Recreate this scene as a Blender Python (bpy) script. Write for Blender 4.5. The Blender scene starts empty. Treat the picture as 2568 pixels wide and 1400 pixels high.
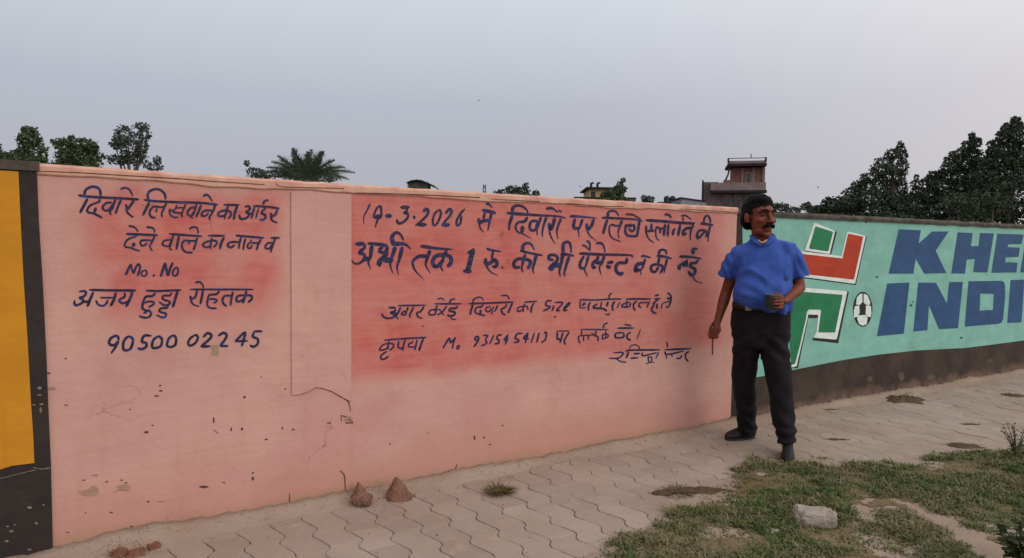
import bpy, bmesh, math, random
import numpy as np
from mathutils import Vector, Matrix, noise
from mathutils.geometry import tessellate_polygon
random.seed(7); rng = np.random.default_rng(7)
C = bpy.context.scene.collection
SC = bpy.context.scene

# ------------------------------------------------------------------ camera
F = 1650.0; PITCH = math.radians(2.95); ROLL = math.radians(0.8); CH = 1.3   # focal length in photo pixels
cam_d = bpy.data.cameras.new('camera'); cam = bpy.data.objects.new('camera', cam_d); C.objects.link(cam)
_cp, _sp, _cr, _sr = math.cos(PITCH), math.sin(PITCH), math.cos(ROLL), math.sin(ROLL)
_R = Vector((1, 0, 0)); _F = Vector((0, _cp, -_sp)); _U = Vector((0, _sp, _cp))
CR = _R*_cr + _U*_sr; CU = -_R*_sr + _U*_cr; CF = _F
cam.matrix_world = Matrix(((CR.x, CU.x, -CF.x, 0), (CR.y, CU.y, -CF.y, 0), (CR.z, CU.z, -CF.z, CH), (0, 0, 0, 1)))
cam_d.sensor_width = 36; cam_d.lens = F/2568*36; cam_d.clip_start = .05; cam_d.clip_end = 2000
SC.camera = cam

# ------------------------------------------------------------------ dusk light
SUN_AZ = math.radians(38)     # sun to the right and behind the camera: direction (cos*1, -sin)
SUN_EL = math.radians(24)
sun_dir = Vector((math.cos(SUN_AZ)*math.cos(SUN_EL), -math.sin(SUN_AZ)*math.cos(SUN_EL), math.sin(SUN_EL)))
W = bpy.data.worlds.new('World'); SC.world = W; W.use_nodes = True
nt = W.node_tree; nt.nodes.clear()
def wn(t, **k):
    n = nt.nodes.new(t)
    for a, b in k.items(): setattr(n, a, b)
    return n
sky = wn('ShaderNodeTexSky', sky_type='NISHITA', sun_disc=False, sun_elevation=SUN_EL,
         sun_rotation=math.atan2(sun_dir.x, sun_dir.y), air_density=1.0, dust_density=4.0, ozone_density=2.0)
bg1 = wn('ShaderNodeBackground'); bg1.inputs[1].default_value = .007
nt.links.new(sky.outputs[0], bg1.inputs[0])
tc = wn('ShaderNodeTexCoord'); sep = wn('ShaderNodeSeparateXYZ'); nt.links.new(tc.outputs['Generated'], sep.inputs[0])
ramp = wn('ShaderNodeValToRGB'); nt.links.new(sep.outputs['Z'], ramp.inputs[0])
def lin(r, g, b):
    f = lambda c: (c/255/12.92) if c/255 <= .04045 else ((c/255+.055)/1.055)**2.4
    return (f(r), f(g), f(b), 1)
els = ramp.color_ramp.elements
els[0].position = 0; els[0].color = lin(176, 172, 182)
els[1].position = 1; els[1].color = lin(226, 231, 235)
e = els.new(.10); e.color = lin(175, 177, 187)
e = els.new(.20); e.color = lin(181, 184, 195)
e = els.new(.34); e.color = lin(206, 211, 219)
# the afterglow: smooth, widest towards the sun's side
gl = wn('ShaderNodeVectorMath', operation='DOT_PRODUCT'); nt.links.new(tc.outputs['Generated'], gl.inputs[0])
gl.inputs[1].default_value = Vector((sun_dir.x, sun_dir.y, .12)).normalized()
mr = wn('ShaderNodeMapRange', interpolation_type='SMOOTHSTEP'); nt.links.new(gl.outputs['Value'], mr.inputs[0])
mr.inputs[1].default_value = -.65; mr.inputs[2].default_value = 1.0
mr.inputs[3].default_value = 0; mr.inputs[4].default_value = 1.0
mixc = wn('ShaderNodeMix', data_type='RGBA', blend_type='ADD'); nt.links.new(mr.outputs[0], mixc.inputs[0])
nt.links.new(ramp.outputs[0], mixc.inputs[6]); mixc.inputs[7].default_value = (.52, .40, .31, 1)
bg2 = wn('ShaderNodeBackground'); bg2.inputs[1].default_value = 1.0
nt.links.new(mixc.outputs[2], bg2.inputs[0])
add = wn('ShaderNodeAddShader'); nt.links.new(bg1.outputs[0], add.inputs[0]); nt.links.new(bg2.outputs[0], add.inputs[1])
wo = wn('ShaderNodeOutputWorld'); nt.links.new(add.outputs[0], wo.inputs[0])
sd = bpy.data.lights.new('sun', 'SUN'); sd.energy = .9; sd.angle = math.radians(38); sd.color = (1, .9, .8)
so = bpy.data.objects.new('sun', sd); C.objects.link(so)
so.rotation_euler = (-sun_dir).to_track_quat('-Z', 'Y').to_euler()
SC.view_settings.view_transform = 'Standard'; SC.view_settings.look = 'None'
SC.view_settings.exposure = 0.0; SC.view_settings.gamma = 1; SC.view_settings.use_curve_mapping = False

# ------------------------------------------------------------------ survey: sight line of a photo point onto a surface
def ray(px, py):
    return CR*((px-1284)/F) - CU*((py-700)/F) + CF
def on_ground(px, py, z=0.0):
    r = ray(px, py); t = (z-CH)/r.z
    return Vector((r.x*t, r.y*t, z))
def at_depth(px, py, d):
    r = ray(px, py); t = d/r.y
    return Vector((r.x*t, d, CH+r.z*t))

class Plane:
    """a standing wall face: local x along the wall, local y into the wall, z up"""
    def __init__(s, a, b):
        s.o = on_ground(*a); p = on_ground(*b); d = (p-s.o).normalized()
        s.d = d; s.n = Vector((-d.y, d.x, 0)); s.rot = math.atan2(d.y, d.x)
    def loc(s, px, py):                       # photo point -> (x, z) on the face
        r = ray(px, py); c = Vector((0, 0, CH)); t = (s.o-c).dot(s.n)/r.dot(s.n); P = c+r*t
        return ((P-s.o).dot(s.d), P.z)
    def world(s, x, y, z=0): return s.o + s.d*x + s.n*y + Vector((0, 0, z))
    def dist(s, x, y): return -(Vector((x, y, 0))-s.o).dot(s.n)     # metres in front of the face
WA = Plane((136, 1384), (1838, 1060))
WB = Plane((1900, 1046), (2568, 930))

# ------------------------------------------------------------------ object helpers
def tag(o, label=None, cat=None, group=None, kind=None):
    if label: o['label'] = label
    if cat: o['category'] = cat
    if group: o['group'] = group
    if kind: o['kind'] = kind
    return o
def empty(name, loc=(0, 0, 0), rz=0):
    o = bpy.data.objects.new(name, None); C.objects.link(o); o.location = loc; o.rotation_euler = (0, 0, rz)
    o.empty_display_size = .1
    return o
def link(name, me, mat=None, parent=None, smooth=False):
    o = bpy.data.objects.new(name, me); C.objects.link(o)
    if mat is not None and len(me.materials) == 0: me.materials.append(mat)
    if parent: o.parent = parent
    if smooth: me.shade_smooth()
    return o
def mesh(name, v, f, mat=None, parent=None, smooth=False):
    me = bpy.data.meshes.new(name); me.from_pydata([tuple(p) for p in v], [], f); me.update()
    return link(name, me, mat, parent, smooth)

class G:
    """collects shapes into one mesh"""
    def __init__(s): s.v = []; s.f = []
    def add(s, v, f):
        n = len(s.v); s.v += [tuple(p) for p in v]; s.f += [tuple(i+n for i in q) for q in f]
        return s
    def box(s, x0, x1, y0, y1, z0, z1):
        v = [(x0, y0, z0), (x1, y0, z0), (x1, y1, z0), (x0, y1, z0), (x0, y0, z1), (x1, y0, z1), (x1, y1, z1), (x0, y1, z1)]
        return s.add(v, [(0, 3, 2, 1), (4, 5, 6, 7), (0, 1, 5, 4), (1, 2, 6, 5), (2, 3, 7, 6), (3, 0, 4, 7)])
    def tube(s, path, rad, n=12, exp=1.0, up=None):
        """closed tapered tube; rad is a list of r or (rx, ry); rx lies along the side axis"""
        P = [Vector(p) for p in path]; rings = []
        ref = Vector(up) if up else Vector((0, -1, 0))
        for i, p in enumerate(P):
            t = (P[min(i+1, len(P)-1)]-P[max(i-1, 0)]).normalized()
            b = ref - t*ref.dot(t)
            if b.length < .2:
                q = Vector((1, 0, 0)); b = q - t*q.dot(t)
            b.normalize(); a = b.cross(t).normalized()
            r = rad[i] if i < len(rad) else rad[-1]
            rx, ry = (r if isinstance(r, (tuple, list)) else (r, r))
            ring = []
            for k in range(n):
                th = 2*math.pi*k/n; c_, s_ = math.cos(th), math.sin(th)
                c_ = math.copysign(abs(c_)**exp, c_); s_ = math.copysign(abs(s_)**exp, s_)
                ring.append(p + a*rx*c_ + b*ry*s_)
            rings.append(ring)
        v = [q for r in rings for q in r]; f = []
        for i in range(len(P)-1):
            for k in range(n):
                k2 = (k+1) % n
                f.append((i*n+k, i*n+k2, (i+1)*n+k2, (i+1)*n+k))
        f.append(tuple(reversed(range(n)))); f.append(tuple((len(P)-1)*n+k for k in range(n)))
        return s.add(v, f)
    def ell(s, c, r, n=14, m=9, rot=None):
        c = Vector(c); r = (r, r, r) if not isinstance(r, (tuple, list)) else r
        v = []; f = []
        for j in range(1, m):
            ph = math.pi*j/m
            for k in range(n):
                th = 2*math.pi*k/n
                v.append(Vector((r[0]*math.sin(ph)*math.cos(th), r[1]*math.sin(ph)*math.sin(th), r[2]*math.cos(ph))))
        v.append(Vector((0, 0, r[2]))); v.append(Vector((0, 0, -r[2]))); T, B = len(v)-2, len(v)-1
        for j in range(m-2):
            for k in range(n):
                k2 = (k+1) % n; f.append((j*n+k, (j+1)*n+k, (j+1)*n+k2, j*n+k2))
        for k in range(n):
            k2 = (k+1) % n; f.append((T, k, k2)); f.append((B, (m-2)*n+k2, (m-2)*n+k))
        if rot is not None: v = [rot @ p for p in v]
        return s.add([p+c for p in v], f)
    def loft(s, secs, n=28):
        """secs: (cx, cy, z, rx, ry, tilt) horizontal sections, z += tilt*(x-cx)"""
        v = []; f = []
        for (cx, cy, z, rx, ry, ti) in secs:
            for k in range(n):
                th = 2*math.pi*k/n; c_, s_ = math.cos(th), math.sin(th)
                c_ = math.copysign(abs(c_)**.85, c_); s_ = math.copysign(abs(s_)**.9, s_)
                v.append((cx+rx*c_, cy+ry*s_, z+ti*rx*c_))
        for i in range(len(secs)-1):
            for k in range(n):
                k2 = (k+1) % n; f.append((i*n+k, i*n+k2, (i+1)*n+k2, (i+1)*n+k))
        f.append(tuple(reversed(range(n)))); f.append(tuple((len(secs)-1)*n+k for k in range(n)))
        return s.add(v, f)
    def xf(s, M, start=0):
        s.v[start:] = [tuple(M @ Vector(p)) for p in s.v[start:]]; return s
    def make(s, name, mat=None, parent=None, smooth=False): return mesh(name, s.v, s.f, mat, parent, smooth)

def fuse(g, name, mat, parent, voxel=.006, smooth=3, disp=None, cut=None):
    """grow one continuous skin over the collected shapes"""
    me = bpy.data.meshes.new('tmp'); me.from_pydata(g.v, [], g.f); me.update()
    o = bpy.data.objects.new('tmp', me); C.objects.link(o)
    m = o.modifiers.new('r', 'REMESH'); m.mode = 'VOXEL'; m.voxel_size = voxel
    if smooth:
        m = o.modifiers.new('s', 'SMOOTH'); m.factor = .5; m.iterations = smooth
    dg = bpy.context.evaluated_depsgraph_get(); ev = o.evaluated_get(dg)
    nm = bpy.data.meshes.new_from_object(ev); nm.name = name
    bpy.data.objects.remove(o); bpy.data.meshes.remove(me)
    if disp:
        ns = [v.normal.copy() for v in nm.vertices]
        for v, nn in zip(nm.vertices, ns): v.co = v.co + nn*disp(v.co, nn)
        nm.update()
    if cut:
        b = bmesh.new(); b.from_mesh(nm)
        bmesh.ops.delete(b, geom=[f for f in b.faces if cut(f.calc_center_median())], context='FACES')
        b.to_mesh(nm); b.free()
    nm.materials.clear(); nm.materials.append(mat)
    r = bpy.data.objects.new(name, nm); C.objects.link(r); r.parent = parent; nm.shade_smooth()
    return r

# ------------------------------------------------------------------ materials
K = (.92, .83, .80)     # what a white card facing the street would show: photo value / K = surface colour
def alb(r, g, b, k=K):
    c = lin(r, g, b); k = k if isinstance(k, tuple) else (k, k, k); return (min(.85, c[0]/k[0]), min(.85, c[1]/k[1]), min(.85, c[2]/k[2]), 1)
class NT:
    def __init__(s, name):
        s.m = bpy.data.materials.new(name); s.m.use_nodes = True; s.t = s.m.node_tree
        s.b = s.t.nodes['Principled BSDF']; s.co = s.t.nodes.new('ShaderNodeTexCoord')
        s.obj = s.co.outputs['Object']
    def n(s, t, **k):
        n = s.t.nodes.new(t)
        for a, b in k.items(): setattr(n, a, b)
        return n
    def put(s, sock, v):
        if hasattr(v, 'is_linked') or isinstance(v, bpy.types.NodeSocket): s.t.links.new(v, sock)
        else: sock.default_value = v
    def scale(s, vec, sc):
        n = s.n('ShaderNodeMapping'); s.put(n.inputs[0], vec); n.inputs['Scale'].default_value = sc; return n.outputs[0]
    def noise(s, scale=5, detail=6, rough=.6, vec=None, dist=0):
        n = s.n('ShaderNodeTexNoise'); s.put(n.inputs['Vector'], vec or s.obj)
        n.inputs['Scale'].default_value = scale; n.inputs['Detail'].default_value = detail
        n.inputs['Roughness'].default_value = rough; n.inputs['Distortion'].default_value = dist
        return n.outputs['Fac']
    def rng(s, v, a, b, c=0, d=1, smooth=True):
        n = s.n('ShaderNodeMapRange', interpolation_type='SMOOTHSTEP' if smooth else 'LINEAR')
        s.put(n.inputs[0], v)
        for i, x in zip((1, 2, 3, 4), (a, b, c, d)): n.inputs[i].default_value = x
        return n.outputs[0]
    def mth(s, op, a, b=0):
        n = s.n('ShaderNodeMath', operation=op); s.put(n.inputs[0], a); s.put(n.inputs[1], b); return n.outputs[0]
    def mix(s, f, a, b, mode='MIX'):
        n = s.n('ShaderNodeMix', data_type='RGBA', blend_type=mode); s.put(n.inputs[0], f); s.put(n.inputs[6], a); s.put(n.inputs[7], b)
        return n.outputs[2]
    def xyz(s, vec=None):
        n = s.n('ShaderNodeSeparateXYZ'); s.put(n.inputs[0], vec or s.obj); return n.outputs
    def bump(s, h, strength=.3, dist=.01):
        n = s.n('ShaderNodeBump'); n.inputs['Strength'].default_value = strength; n.inputs['Distance'].default_value = dist
        s.put(n.inputs['Height'], h); s.put(s.b.inputs['Normal'], n.outputs[0])
    def fin(s, col, rough=.9, spec=.2):
        s.put(s.b.inputs['Base Color'], col); s.put(s.b.inputs['Roughness'], rough)
        s.b.inputs['Specular IOR Level'].default_value = spec
        return s.m
def simple(name, c1, c2, scale=8, rough=.8, bump=.2, bd=.005, bs=None, spec=.2, detail=6):
    t = NT(name); f = t.noise(scale, detail); col = t.mix(t.rng(f, .3, .7), c1, c2)
    if bump: t.bump(t.noise(bs or scale*6, 5), bump, bd)
    return t.fin(col, rough, spec)

# ---- pink plaster: lighter wash over the whole wall, two deep salmon fields brushed where the words go
def pink_material(name, fields=True):
    t = NT(name); x, y, z = t.xyz()
    big = t.noise(1.6, 5, .6); mid = t.noise(6, 6, .65); str_ = t.noise(3, 6, .6, t.scale(t.obj, (1, 1, 14)))
    base = t.mix(t.rng(big, .32, .68), alb(188, 144, 133), alb(181, 132, 124))
    base = t.mix(t.rng(str_, .4, .65, 0, .22), base, alb(172, 122, 110))
    blot = t.noise(3.4, 8, .72, None, .6); base = t.mix(t.rng(blot, .50, .70, 0, .45), base, alb(170, 118, 108))
    run = t.noise(2.0, 5, .6, t.scale(t.obj, (9, 1, .7))); base = t.mix(t.rng(run, .55, .75, 0, .28), base, alb(166, 120, 106))
    base = t.mix(t.rng(mid, .55, .75, 0, .35), base, alb(192, 149, 136))
    # grime near the foot of the wall
    wob = t.noise(2.3, 5, .6)
    foot = t.rng(t.mth('ADD', z, t.mth('MULTIPLY', wob, .5)), .28, .62, 1, 0)
    base = t.mix(t.mth('MULTIPLY', foot, .75), base, alb(170, 120, 108))
    foot2 = t.rng(t.mth('ADD', z, t.mth('MULTIPLY', wob, .16)), .09, .17, 1, 0)
    base = t.mix(t.mth('MULTIPLY', foot2, .6), base, alb(150, 118, 92))
    if fields:
        # left field
        xa, zt = WA.loc(205, 470); xb, _ = WA.loc(700, 480); _, zb = WA.loc(400, 800)
        w = t.mth('MULTIPLY', t.mth('SUBTRACT', t.noise(4, 6, .6), .5), .26)
        xn = t.mth('ADD', x, w); zn = t.mth('ADD', z, w)
        m = t.mth('MULTIPLY', t.rng(xn, xa-.10, xa+.14), t.rng(xn, xb-.10, xb+.06, 1, 0))
        m = t.mth('MULTIPLY', m, t.mth('MULTIPLY', t.rng(zn, zb-.16, zb+.20), t.rng(zn, zt-.06, zt+.06, 1, 0)))
        m = t.mth('MULTIPLY', m, t.rng(t.noise(2.6, 5, .6), .25, .62, .38, 1))
        # right field: crisp at the pilaster, brushed out at the bottom
        xc, zt2 = WA.loc(880, 490); xd, _ = WA.loc(1790, 560); _, zb2 = WA.loc(1100, 935)
        m2 = t.mth('MULTIPLY', t.rng(x, xc-.004, xc+.004), t.rng(xn, xd-.05, xd+.25, 1, .25))
        m2 = t.mth('MULTIPLY', m2, t.rng(t.mth('ADD', z, t.mth('MULTIPLY', w, .45)), zb2-.06, zb2+.06))
        m2 = t.mth('MULTIPLY', m2, t.rng(t.mth('ADD', x, t.mth('MULTIPLY', z, 0)), xc, xd+.1, 1, .80))
        m2 = t.mth('MULTIPLY', m2, t.rng(t.noise(2.2, 5, .6), .28, .66, .62, 1))
        mm = t.mth('MAXIMUM', m, m2)
        red = t.mix(t.rng(t.mth('ADD', t.mth('MULTIPLY', str_, .4), t.mth('MULTIPLY', blot, .6)), .38, .62), alb(172, 84, 80), alb(184, 108, 98))
        base = t.mix(mm, base, red)
    vo = t.n('ShaderNodeTexVoronoi', feature='DISTANCE_TO_EDGE'); wv = t.n('ShaderNodeMix', data_type='VECTOR')
    nn_ = t.n('ShaderNodeTexNoise'); t.put(nn_.inputs['Vector'], t.obj); nn_.inputs['Scale'].default_value = 3; nn_.inputs['Detail'].default_value = 6
    t.put(wv.inputs[0], .35); t.put(wv.inputs[4], t.obj); t.put(wv.inputs[5], nn_.outputs['Color']); t.put(vo.inputs['Vector'], wv.outputs[1]); vo.inputs['Scale'].default_value = 1.7
    hair_ = t.mth('MULTIPLY', t.rng(vo.outputs['Distance'], .0, .0045, 1, 0), t.rng(t.noise(1.9, 4, .5), .52, .62))
    base = t.mix(t.mth('MULTIPLY', hair_, .55), base, alb(112, 72, 62))
    # specks of old dirt
    sp = t.rng(t.noise(55, 3, .5), .70, .76); base = t.mix(t.mth('MULTIPLY', sp, .35), base, alb(120, 80, 68))
    t.bump(t.mth('ADD', t.noise(45, 6, .65), t.mth('MULTIPLY', t.noise(5, 5, .6), 3.0)), .35, .006)
    return t.fin(base, .92, .15)

def wall_paint(name, c1, c2, scale=3, dirt=None, rough=.7, dz=None):
    t = NT(name); str_ = t.noise(scale, 7, .68, t.scale(t.obj, (1, 1, 2.2)), .4)
    col = t.mix(t.rng(str_, .35, .65), c1, c2); wear = tuple(a*.93+.009 for a in c2[:3])+(1,)
    col = t.mix(t.rng(t.noise(30, 6, .7), .58, .72, 0, .45), col, wear)
    run = t.noise(1.6, 5, .6, t.scale(t.obj, (11, 1, .8))); col = t.mix(t.rng(run, .55, .75, 0, .30), col, tuple(a*.72 for a in c1[:3])+(1,))
    if dirt:
        col = t.mix(t.rng(t.noise(4, 8, .7), .50, .70, 0, .6), col, dirt)
    t.bump(t.mth('ADD', t.noise(45, 6, .65), t.mth('MULTIPLY', t.noise(5, 5, .6), 3.0)), .3, .005)
    return t.fin(col, rough, .25)

M = {}
M['pink'] = pink_material('pink_plaster')
M['pink_plain'] = pink_material('pink_plaster_plain', False)
M['coping_pink'] = simple('pale_worn_coping', alb(200, 158, 138), alb(182, 126, 112), 7, .9, .5, .01, 30)
M['mint'] = wall_paint('mint_paint', alb(110, 154, 142), alb(120, 167, 155), 2.5, alb(100, 140, 127))
def base_band_mat():
    t = NT('worn_dark_base_paint'); n = t.noise(3.5, 7, .65); x, y, z = t.xyz()
    col = t.mix(t.rng(n, .35, .65), alb(54, 44, 40), alb(68, 57, 51))
    dust = t.rng(t.mth('ADD', z, t.mth('MULTIPLY', t.noise(5, 6, .6), .3)), .14, .27, 1, 0)
    col = t.mix(t.mth('MULTIPLY', dust, .8), col, alb(112, 88, 76))
    col = t.mix(t.rng(t.noise(12, 6, .7), .62, .72, 0, .6), col, alb(92, 80, 72))
    t.bump(t.noise(30, 6, .65), .5, .01); return t.fin(col, .9, .15)
M['dark_base'] = base_band_mat()
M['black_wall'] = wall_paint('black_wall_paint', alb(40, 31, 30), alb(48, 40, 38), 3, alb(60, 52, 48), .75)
M['yellow'] = wall_paint('yellow_wall_paint', alb(186, 124, 26), alb(174, 114, 24), 2, None, .7)
M['cap_grey'] = simple('grey_brown_coping', alb(86, 76, 68), alb(50, 46, 42), 9, .9, .5, .01, 30)
def ink_mat():
    t = NT('navy_brush_paint'); n = t.noise(26, 5, .65, t.scale(t.obj, (1, 1, 2.5)))
    col = t.mix(t.rng(n, .42, .68), alb(18, 14, 38), alb(42, 46, 102))
    t.bump(t.noise(45, 6, .65), .3, .004); return t.fin(col, .55, .3)
M['ink'] = ink_mat()
M['blue'] = wall_paint('blue_letter_paint', alb(32, 64, 100), alb(38, 72, 112), 4, alb(28, 54, 84), .6)
M['green'] = wall_paint('green_emblem_paint', alb(24, 98, 62), alb(30, 110, 72), 4, None, .6)
M['orange'] = wall_paint('orange_red_emblem_paint', alb(150, 44, 22), alb(164, 54, 26), 4, None, .6)
M['white'] = wall_paint('white_emblem_paint', alb(206, 210, 206), alb(188, 194, 188), 8, None, .6)
M['blackp'] = wall_paint('black_emblem_paint', alb(24, 26, 26), alb(34, 38, 36), 8, None, .6)
M['crack'] = simple('dark_crack', alb(70, 42, 38), alb(96, 62, 54), 40, .95, .2)
M['scrape'] = simple('grey_scrape', alb(146, 112, 96), alb(158, 122, 106), 40, .95, .5)
M['fleck'] = simple('pale_paint_fleck', alb(124, 120, 114), alb(92, 88, 84), 60, .9, .2)
M['tan'] = simple('tan_smudge', alb(150, 124, 98), alb(138, 116, 92), 60, .9, .2)

# ------------------------------------------------------------------ terrain
def ground_mat(name, c1, c2, c3, sc=1.5):
    t = NT(name); a = t.noise(sc, 7, .6); b = t.noise(sc*9, 7, .7); c = t.noise(sc*60, 3, .6)
    col = t.mix(t.rng(a, .35, .65), c1, c2); col = t.mix(t.rng(b, .52, .72, 0, .6), col, c3)
    col = t.mix(t.rng(c, .62, .75, 0, .5), col, (.05, .04, .03, 1))
    t.bump(t.mth('ADD', t.noise(sc*40, 6, .7), t.noise(sc*120, 3, .6)), .5, .008)
    x_, y_, z_ = t.xyz(); return t.fin(col, .95, .1)
KG = 1.25
M['soil'] = ground_mat('dark_joint_soil', alb(120, 98, 78, KG), alb(134, 112, 90, KG), alb(104, 84, 66, KG))
M['dust'] = ground_mat('pale_dust', alb(180, 162, 147, KG), alb(168, 148, 132, KG), alb(150, 130, 112, KG))
def grid_sheet(name, x0, x1, y0, y1, st, fz, mat):
    xs = np.arange(x0, x1+st/2, st); ys = np.arange(y0, y1+st/2, st); v = []
    for y in ys:
        for x in xs: v.append((x, y, fz(x, y)))
    nx = len(xs); f = [(j*nx+i, j*nx+i+1, (j+1)*nx+i+1, (j+1)*nx+i) for j in range(len(ys)-1) for i in range(nx-1)]
    return mesh(name, v, f, mat, None, True)
g = G(); st = [-400, -60, -12, -4, 0, 4, 8, 14, 60, 400]
gv = [(x, y, -.012) for y in [-200, -30, -3, 2, 5, 9, 14, 40, 120, 900] for x in st]
gf = [(j*10+i, j*10+i+1, (j+1)*10+i+1, (j+1)*10+i) for j in range(9) for i in range(9)]
tag(mesh('ground', gv, gf, M['soil']), kind='structure')

# grass field outline (photo pixels -> ground)
GP = [(1440, 1480), (1530, 1400), (1640, 1345), (1700, 1332), (1790, 1268), (1850, 1228), (1868, 1195), (1905, 1166), (1985, 1158),
      (2100, 1166), (2200, 1176), (2300, 1168), (2400, 1152), (2500, 1142), (2640, 1120), (2900, 1120), (3100, 1300), (2900, 1700), (1900, 1900), (1300, 1700)]
gpoly = [on_ground(*p) for p in GP]
def inside(x, y, poly):
    c = False; n = len(poly); j = n-1
    for i in range(n):
        a, b = poly[i], poly[j]
        if (a.y > y) != (b.y > y) and x < (b.x-a.x)*(y-a.y)/(b.y-a.y)+a.x: c = not c
        j = i
    return c
def pdist(x, y, poly):
    best = 9e9; n = len(poly)
    for i in range(n):
        a, b = poly[i], poly[(i+1) % n]; dx, dy = b.x-a.x, b.y-a.y
        t = max(0, min(1, ((x-a.x)*dx+(y-a.y)*dy)/(dx*dx+dy*dy))); best = min(best, math.hypot(x-a.x-t*dx, y-a.y-t*dy))
    return best
def sg(x, y): # signed: positive inside the grass
    d = pdist(x, y, gpoly); return d if inside(x, y, gpoly) else -d
BARE = [on_ground(*p) for p in [(2150, 1262), (2290, 1255), (2330, 1290), (2430, 1310), (2400, 1330), (2200, 1330), (2110, 1300)]]
SLAB = [on_ground(*p) for p in [(2330, 1345), (2380, 1322), (2440, 1316), (2560, 1326), (2700, 1345), (2760, 1420), (2600, 1480), (2300, 1480), (2240, 1410)]]
def wdist(x, y):
    return min(WA.dist(x, y) if x < 1.9 else 9, WB.dist(x, y) if x > 1.7 else 9)
def ns(x, y, s, z=0): return noise.noise(Vector((x*s, y*s, z)))
def dust_z(x, y):
    d = wdist(x, y)
    z = -.0082 + .0085*ns(x, y, 2.2) + .0045*ns(x, y, 9, 3)
    z += .042*max(0, 1-d/(.17+.08*ns(x, y, 1.6, 4)))**1.2 * (1+.5*ns(x, y, 3, 7)) if 0 <= d < .25 else 0
    z += .0035*min(1, max(0, (x-1.25)/1.6))+.004*ns(x, y, 1.1, 8)*(x > 1.2)                       # dusty drift over the pavers to the right
    z += .010*min(1, max(0, (.45-abs(x+1.4))/.4))*0
    g_ = sg(x, y) if -2 < x < 8 and y < 7 else -9
    if g_ > -.12: z = max(z, -.004 + min(.022, (g_+.12)*.09) + .010*abs(ns(x, y, 6, 5))+.006*ns(x, y, 18, 2))
    return z
dust = grid_sheet('dusty_soil', -3.2, 8.4, 2.0, 9.2, .032, dust_z, M['dust'])
tag(dust, kind='structure')

# ---- zigzag pavers, rows running away from the wall
def paver_mat():
    t = NT('concrete_paver'); oi = t.n('ShaderNodeObjectInfo')
    geo = t.n('ShaderNodeNewGeometry'); pos = geo.outputs['Position']
    n = t.noise(1.3, 6, .6, pos); n2 = t.noise(11, 7, .7, pos); n3 = t.noise(90, 3, .6, pos)
    col = t.mix(t.rng(n, .35, .65), alb(186, 171, 159, KG), alb(172, 155, 141, KG))
    col = t.mix(t.mth('MULTIPLY', oi.outputs['Random'], .5), col, alb(154, 138, 126, KG))
    col = t.mix(t.rng(n2, .5, .72, 0, .6), col, alb(192, 172, 150, KG))
    col = t.mix(t.rng(n3, .62, .72, 0, .35), col, alb(110, 98, 88, KG))
    t.bump(t.mth('ADD', n3, t.mth('MULTIPLY', n2, .6)), .4, .006)
    return t.fin(col, .95, .12)
M['paver'] = paver_mat()
PR = -WA.n                                  # row direction (out from the wall)
PW = WA.d                                   # along the wall
SP, PER = .143, .205                        # row spacing, paver length
WP = [(0, 0), (.18, .010), (.36, .021), (.50, .019), (.64, -.008), (.78, -.016), (1, 0)]
def wave(t):                                # sideways wave of a row edge, repeating every paver length
    t = t % 1.0
    for (a, av), (b, bv) in zip(WP, WP[1:]):
        if a <= t <= b: return av+(bv-av)*(t-a)/(b-a)
    return 0
GAP = .0024
def paver_mesh(ph):
    """ph: where along the wave this row's cross joints fall"""
    tt = sorted(set([0, 1]+[round((w-ph) % 1.0, 4) for w, _ in WP[:-1]])); GE = .0009
    out = [(-SP/2+wave(t+ph)+GAP, t*PER+(GE if t == 0 else -GE if t == 1 else 0)) for t in tt]
    out += [(SP/2+wave(t+ph)-GAP, t*PER+(GE if t == 0 else -GE if t == 1 else 0)) for t in reversed(tt)]
    n = len(out); h = n//2
    ins = [(p[0]+(.0022 if i < h else -.0022), p[1]+(.0012 if i in (0, n-1) else -.0012 if i in (h-1, h) else 0)) for i, p in enumerate(out)]
    v = [(p[0], p[1], 0) for p in ins]+[(p[0], p[1], -.0025) for p in out]+[(p[0], p[1], -.05) for p in out]
    f = [(i, n-1-i, n-2-i, i+1) for i in range(h-1)]
    for k in range(n):
        k2 = (k+1) % n; f.append((k, k2, n+k2, n+k)); f.append((n+k, n+k2, 2*n+k2, 2*n+k))
    me = bpy.data.meshes.new('paver'); me.from_pydata(v, [], f); me.update(); me.materials.append(M['paver']); return me, v, f
PM = [paver_mesh(0), paver_mesh(.5)]
pav = empty('pavement'); tag(pav, kind='structure')
Mrow = Matrix(((PW.x, PR.x, 0, 0), (PW.y, PR.y, 0, 0), (0, 0, 1, 0), (0, 0, 0, 1)))
cand = []
for i in range(-25, 75):
    for j in range(0, 22):
        off = (i % 2)*.5
        p = WA.world(i*SP+.05, -(.02+(j+off)*PER)); cpt = p+PR*PER/2
        r = cpt-Vector((0, 0, CH)); zc = r.dot(CF)
        if zc < .5: continue
        u = 1284+F*r.dot(CR)/zc; w_ = 700-F*r.dot(CU)/zc
        if not (-250 < u < 2850 and w_ < 1600): continue
        if wdist(cpt.x, cpt.y) < .02 or sg(cpt.x, cpt.y) > .12: continue
        if cpt.x > 1.9 and WB.dist(cpt.x, cpt.y) < .1: continue
        dz = dust_z(cpt.x, cpt.y)
        if dz > .012: continue
        vis = (0 < u < 2568 and w_ < 1400)
        cand.append((-(zc if vis else zc+50), p, i % 2))
cand.sort(key=lambda c: -c[0])
rest = G()
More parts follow.
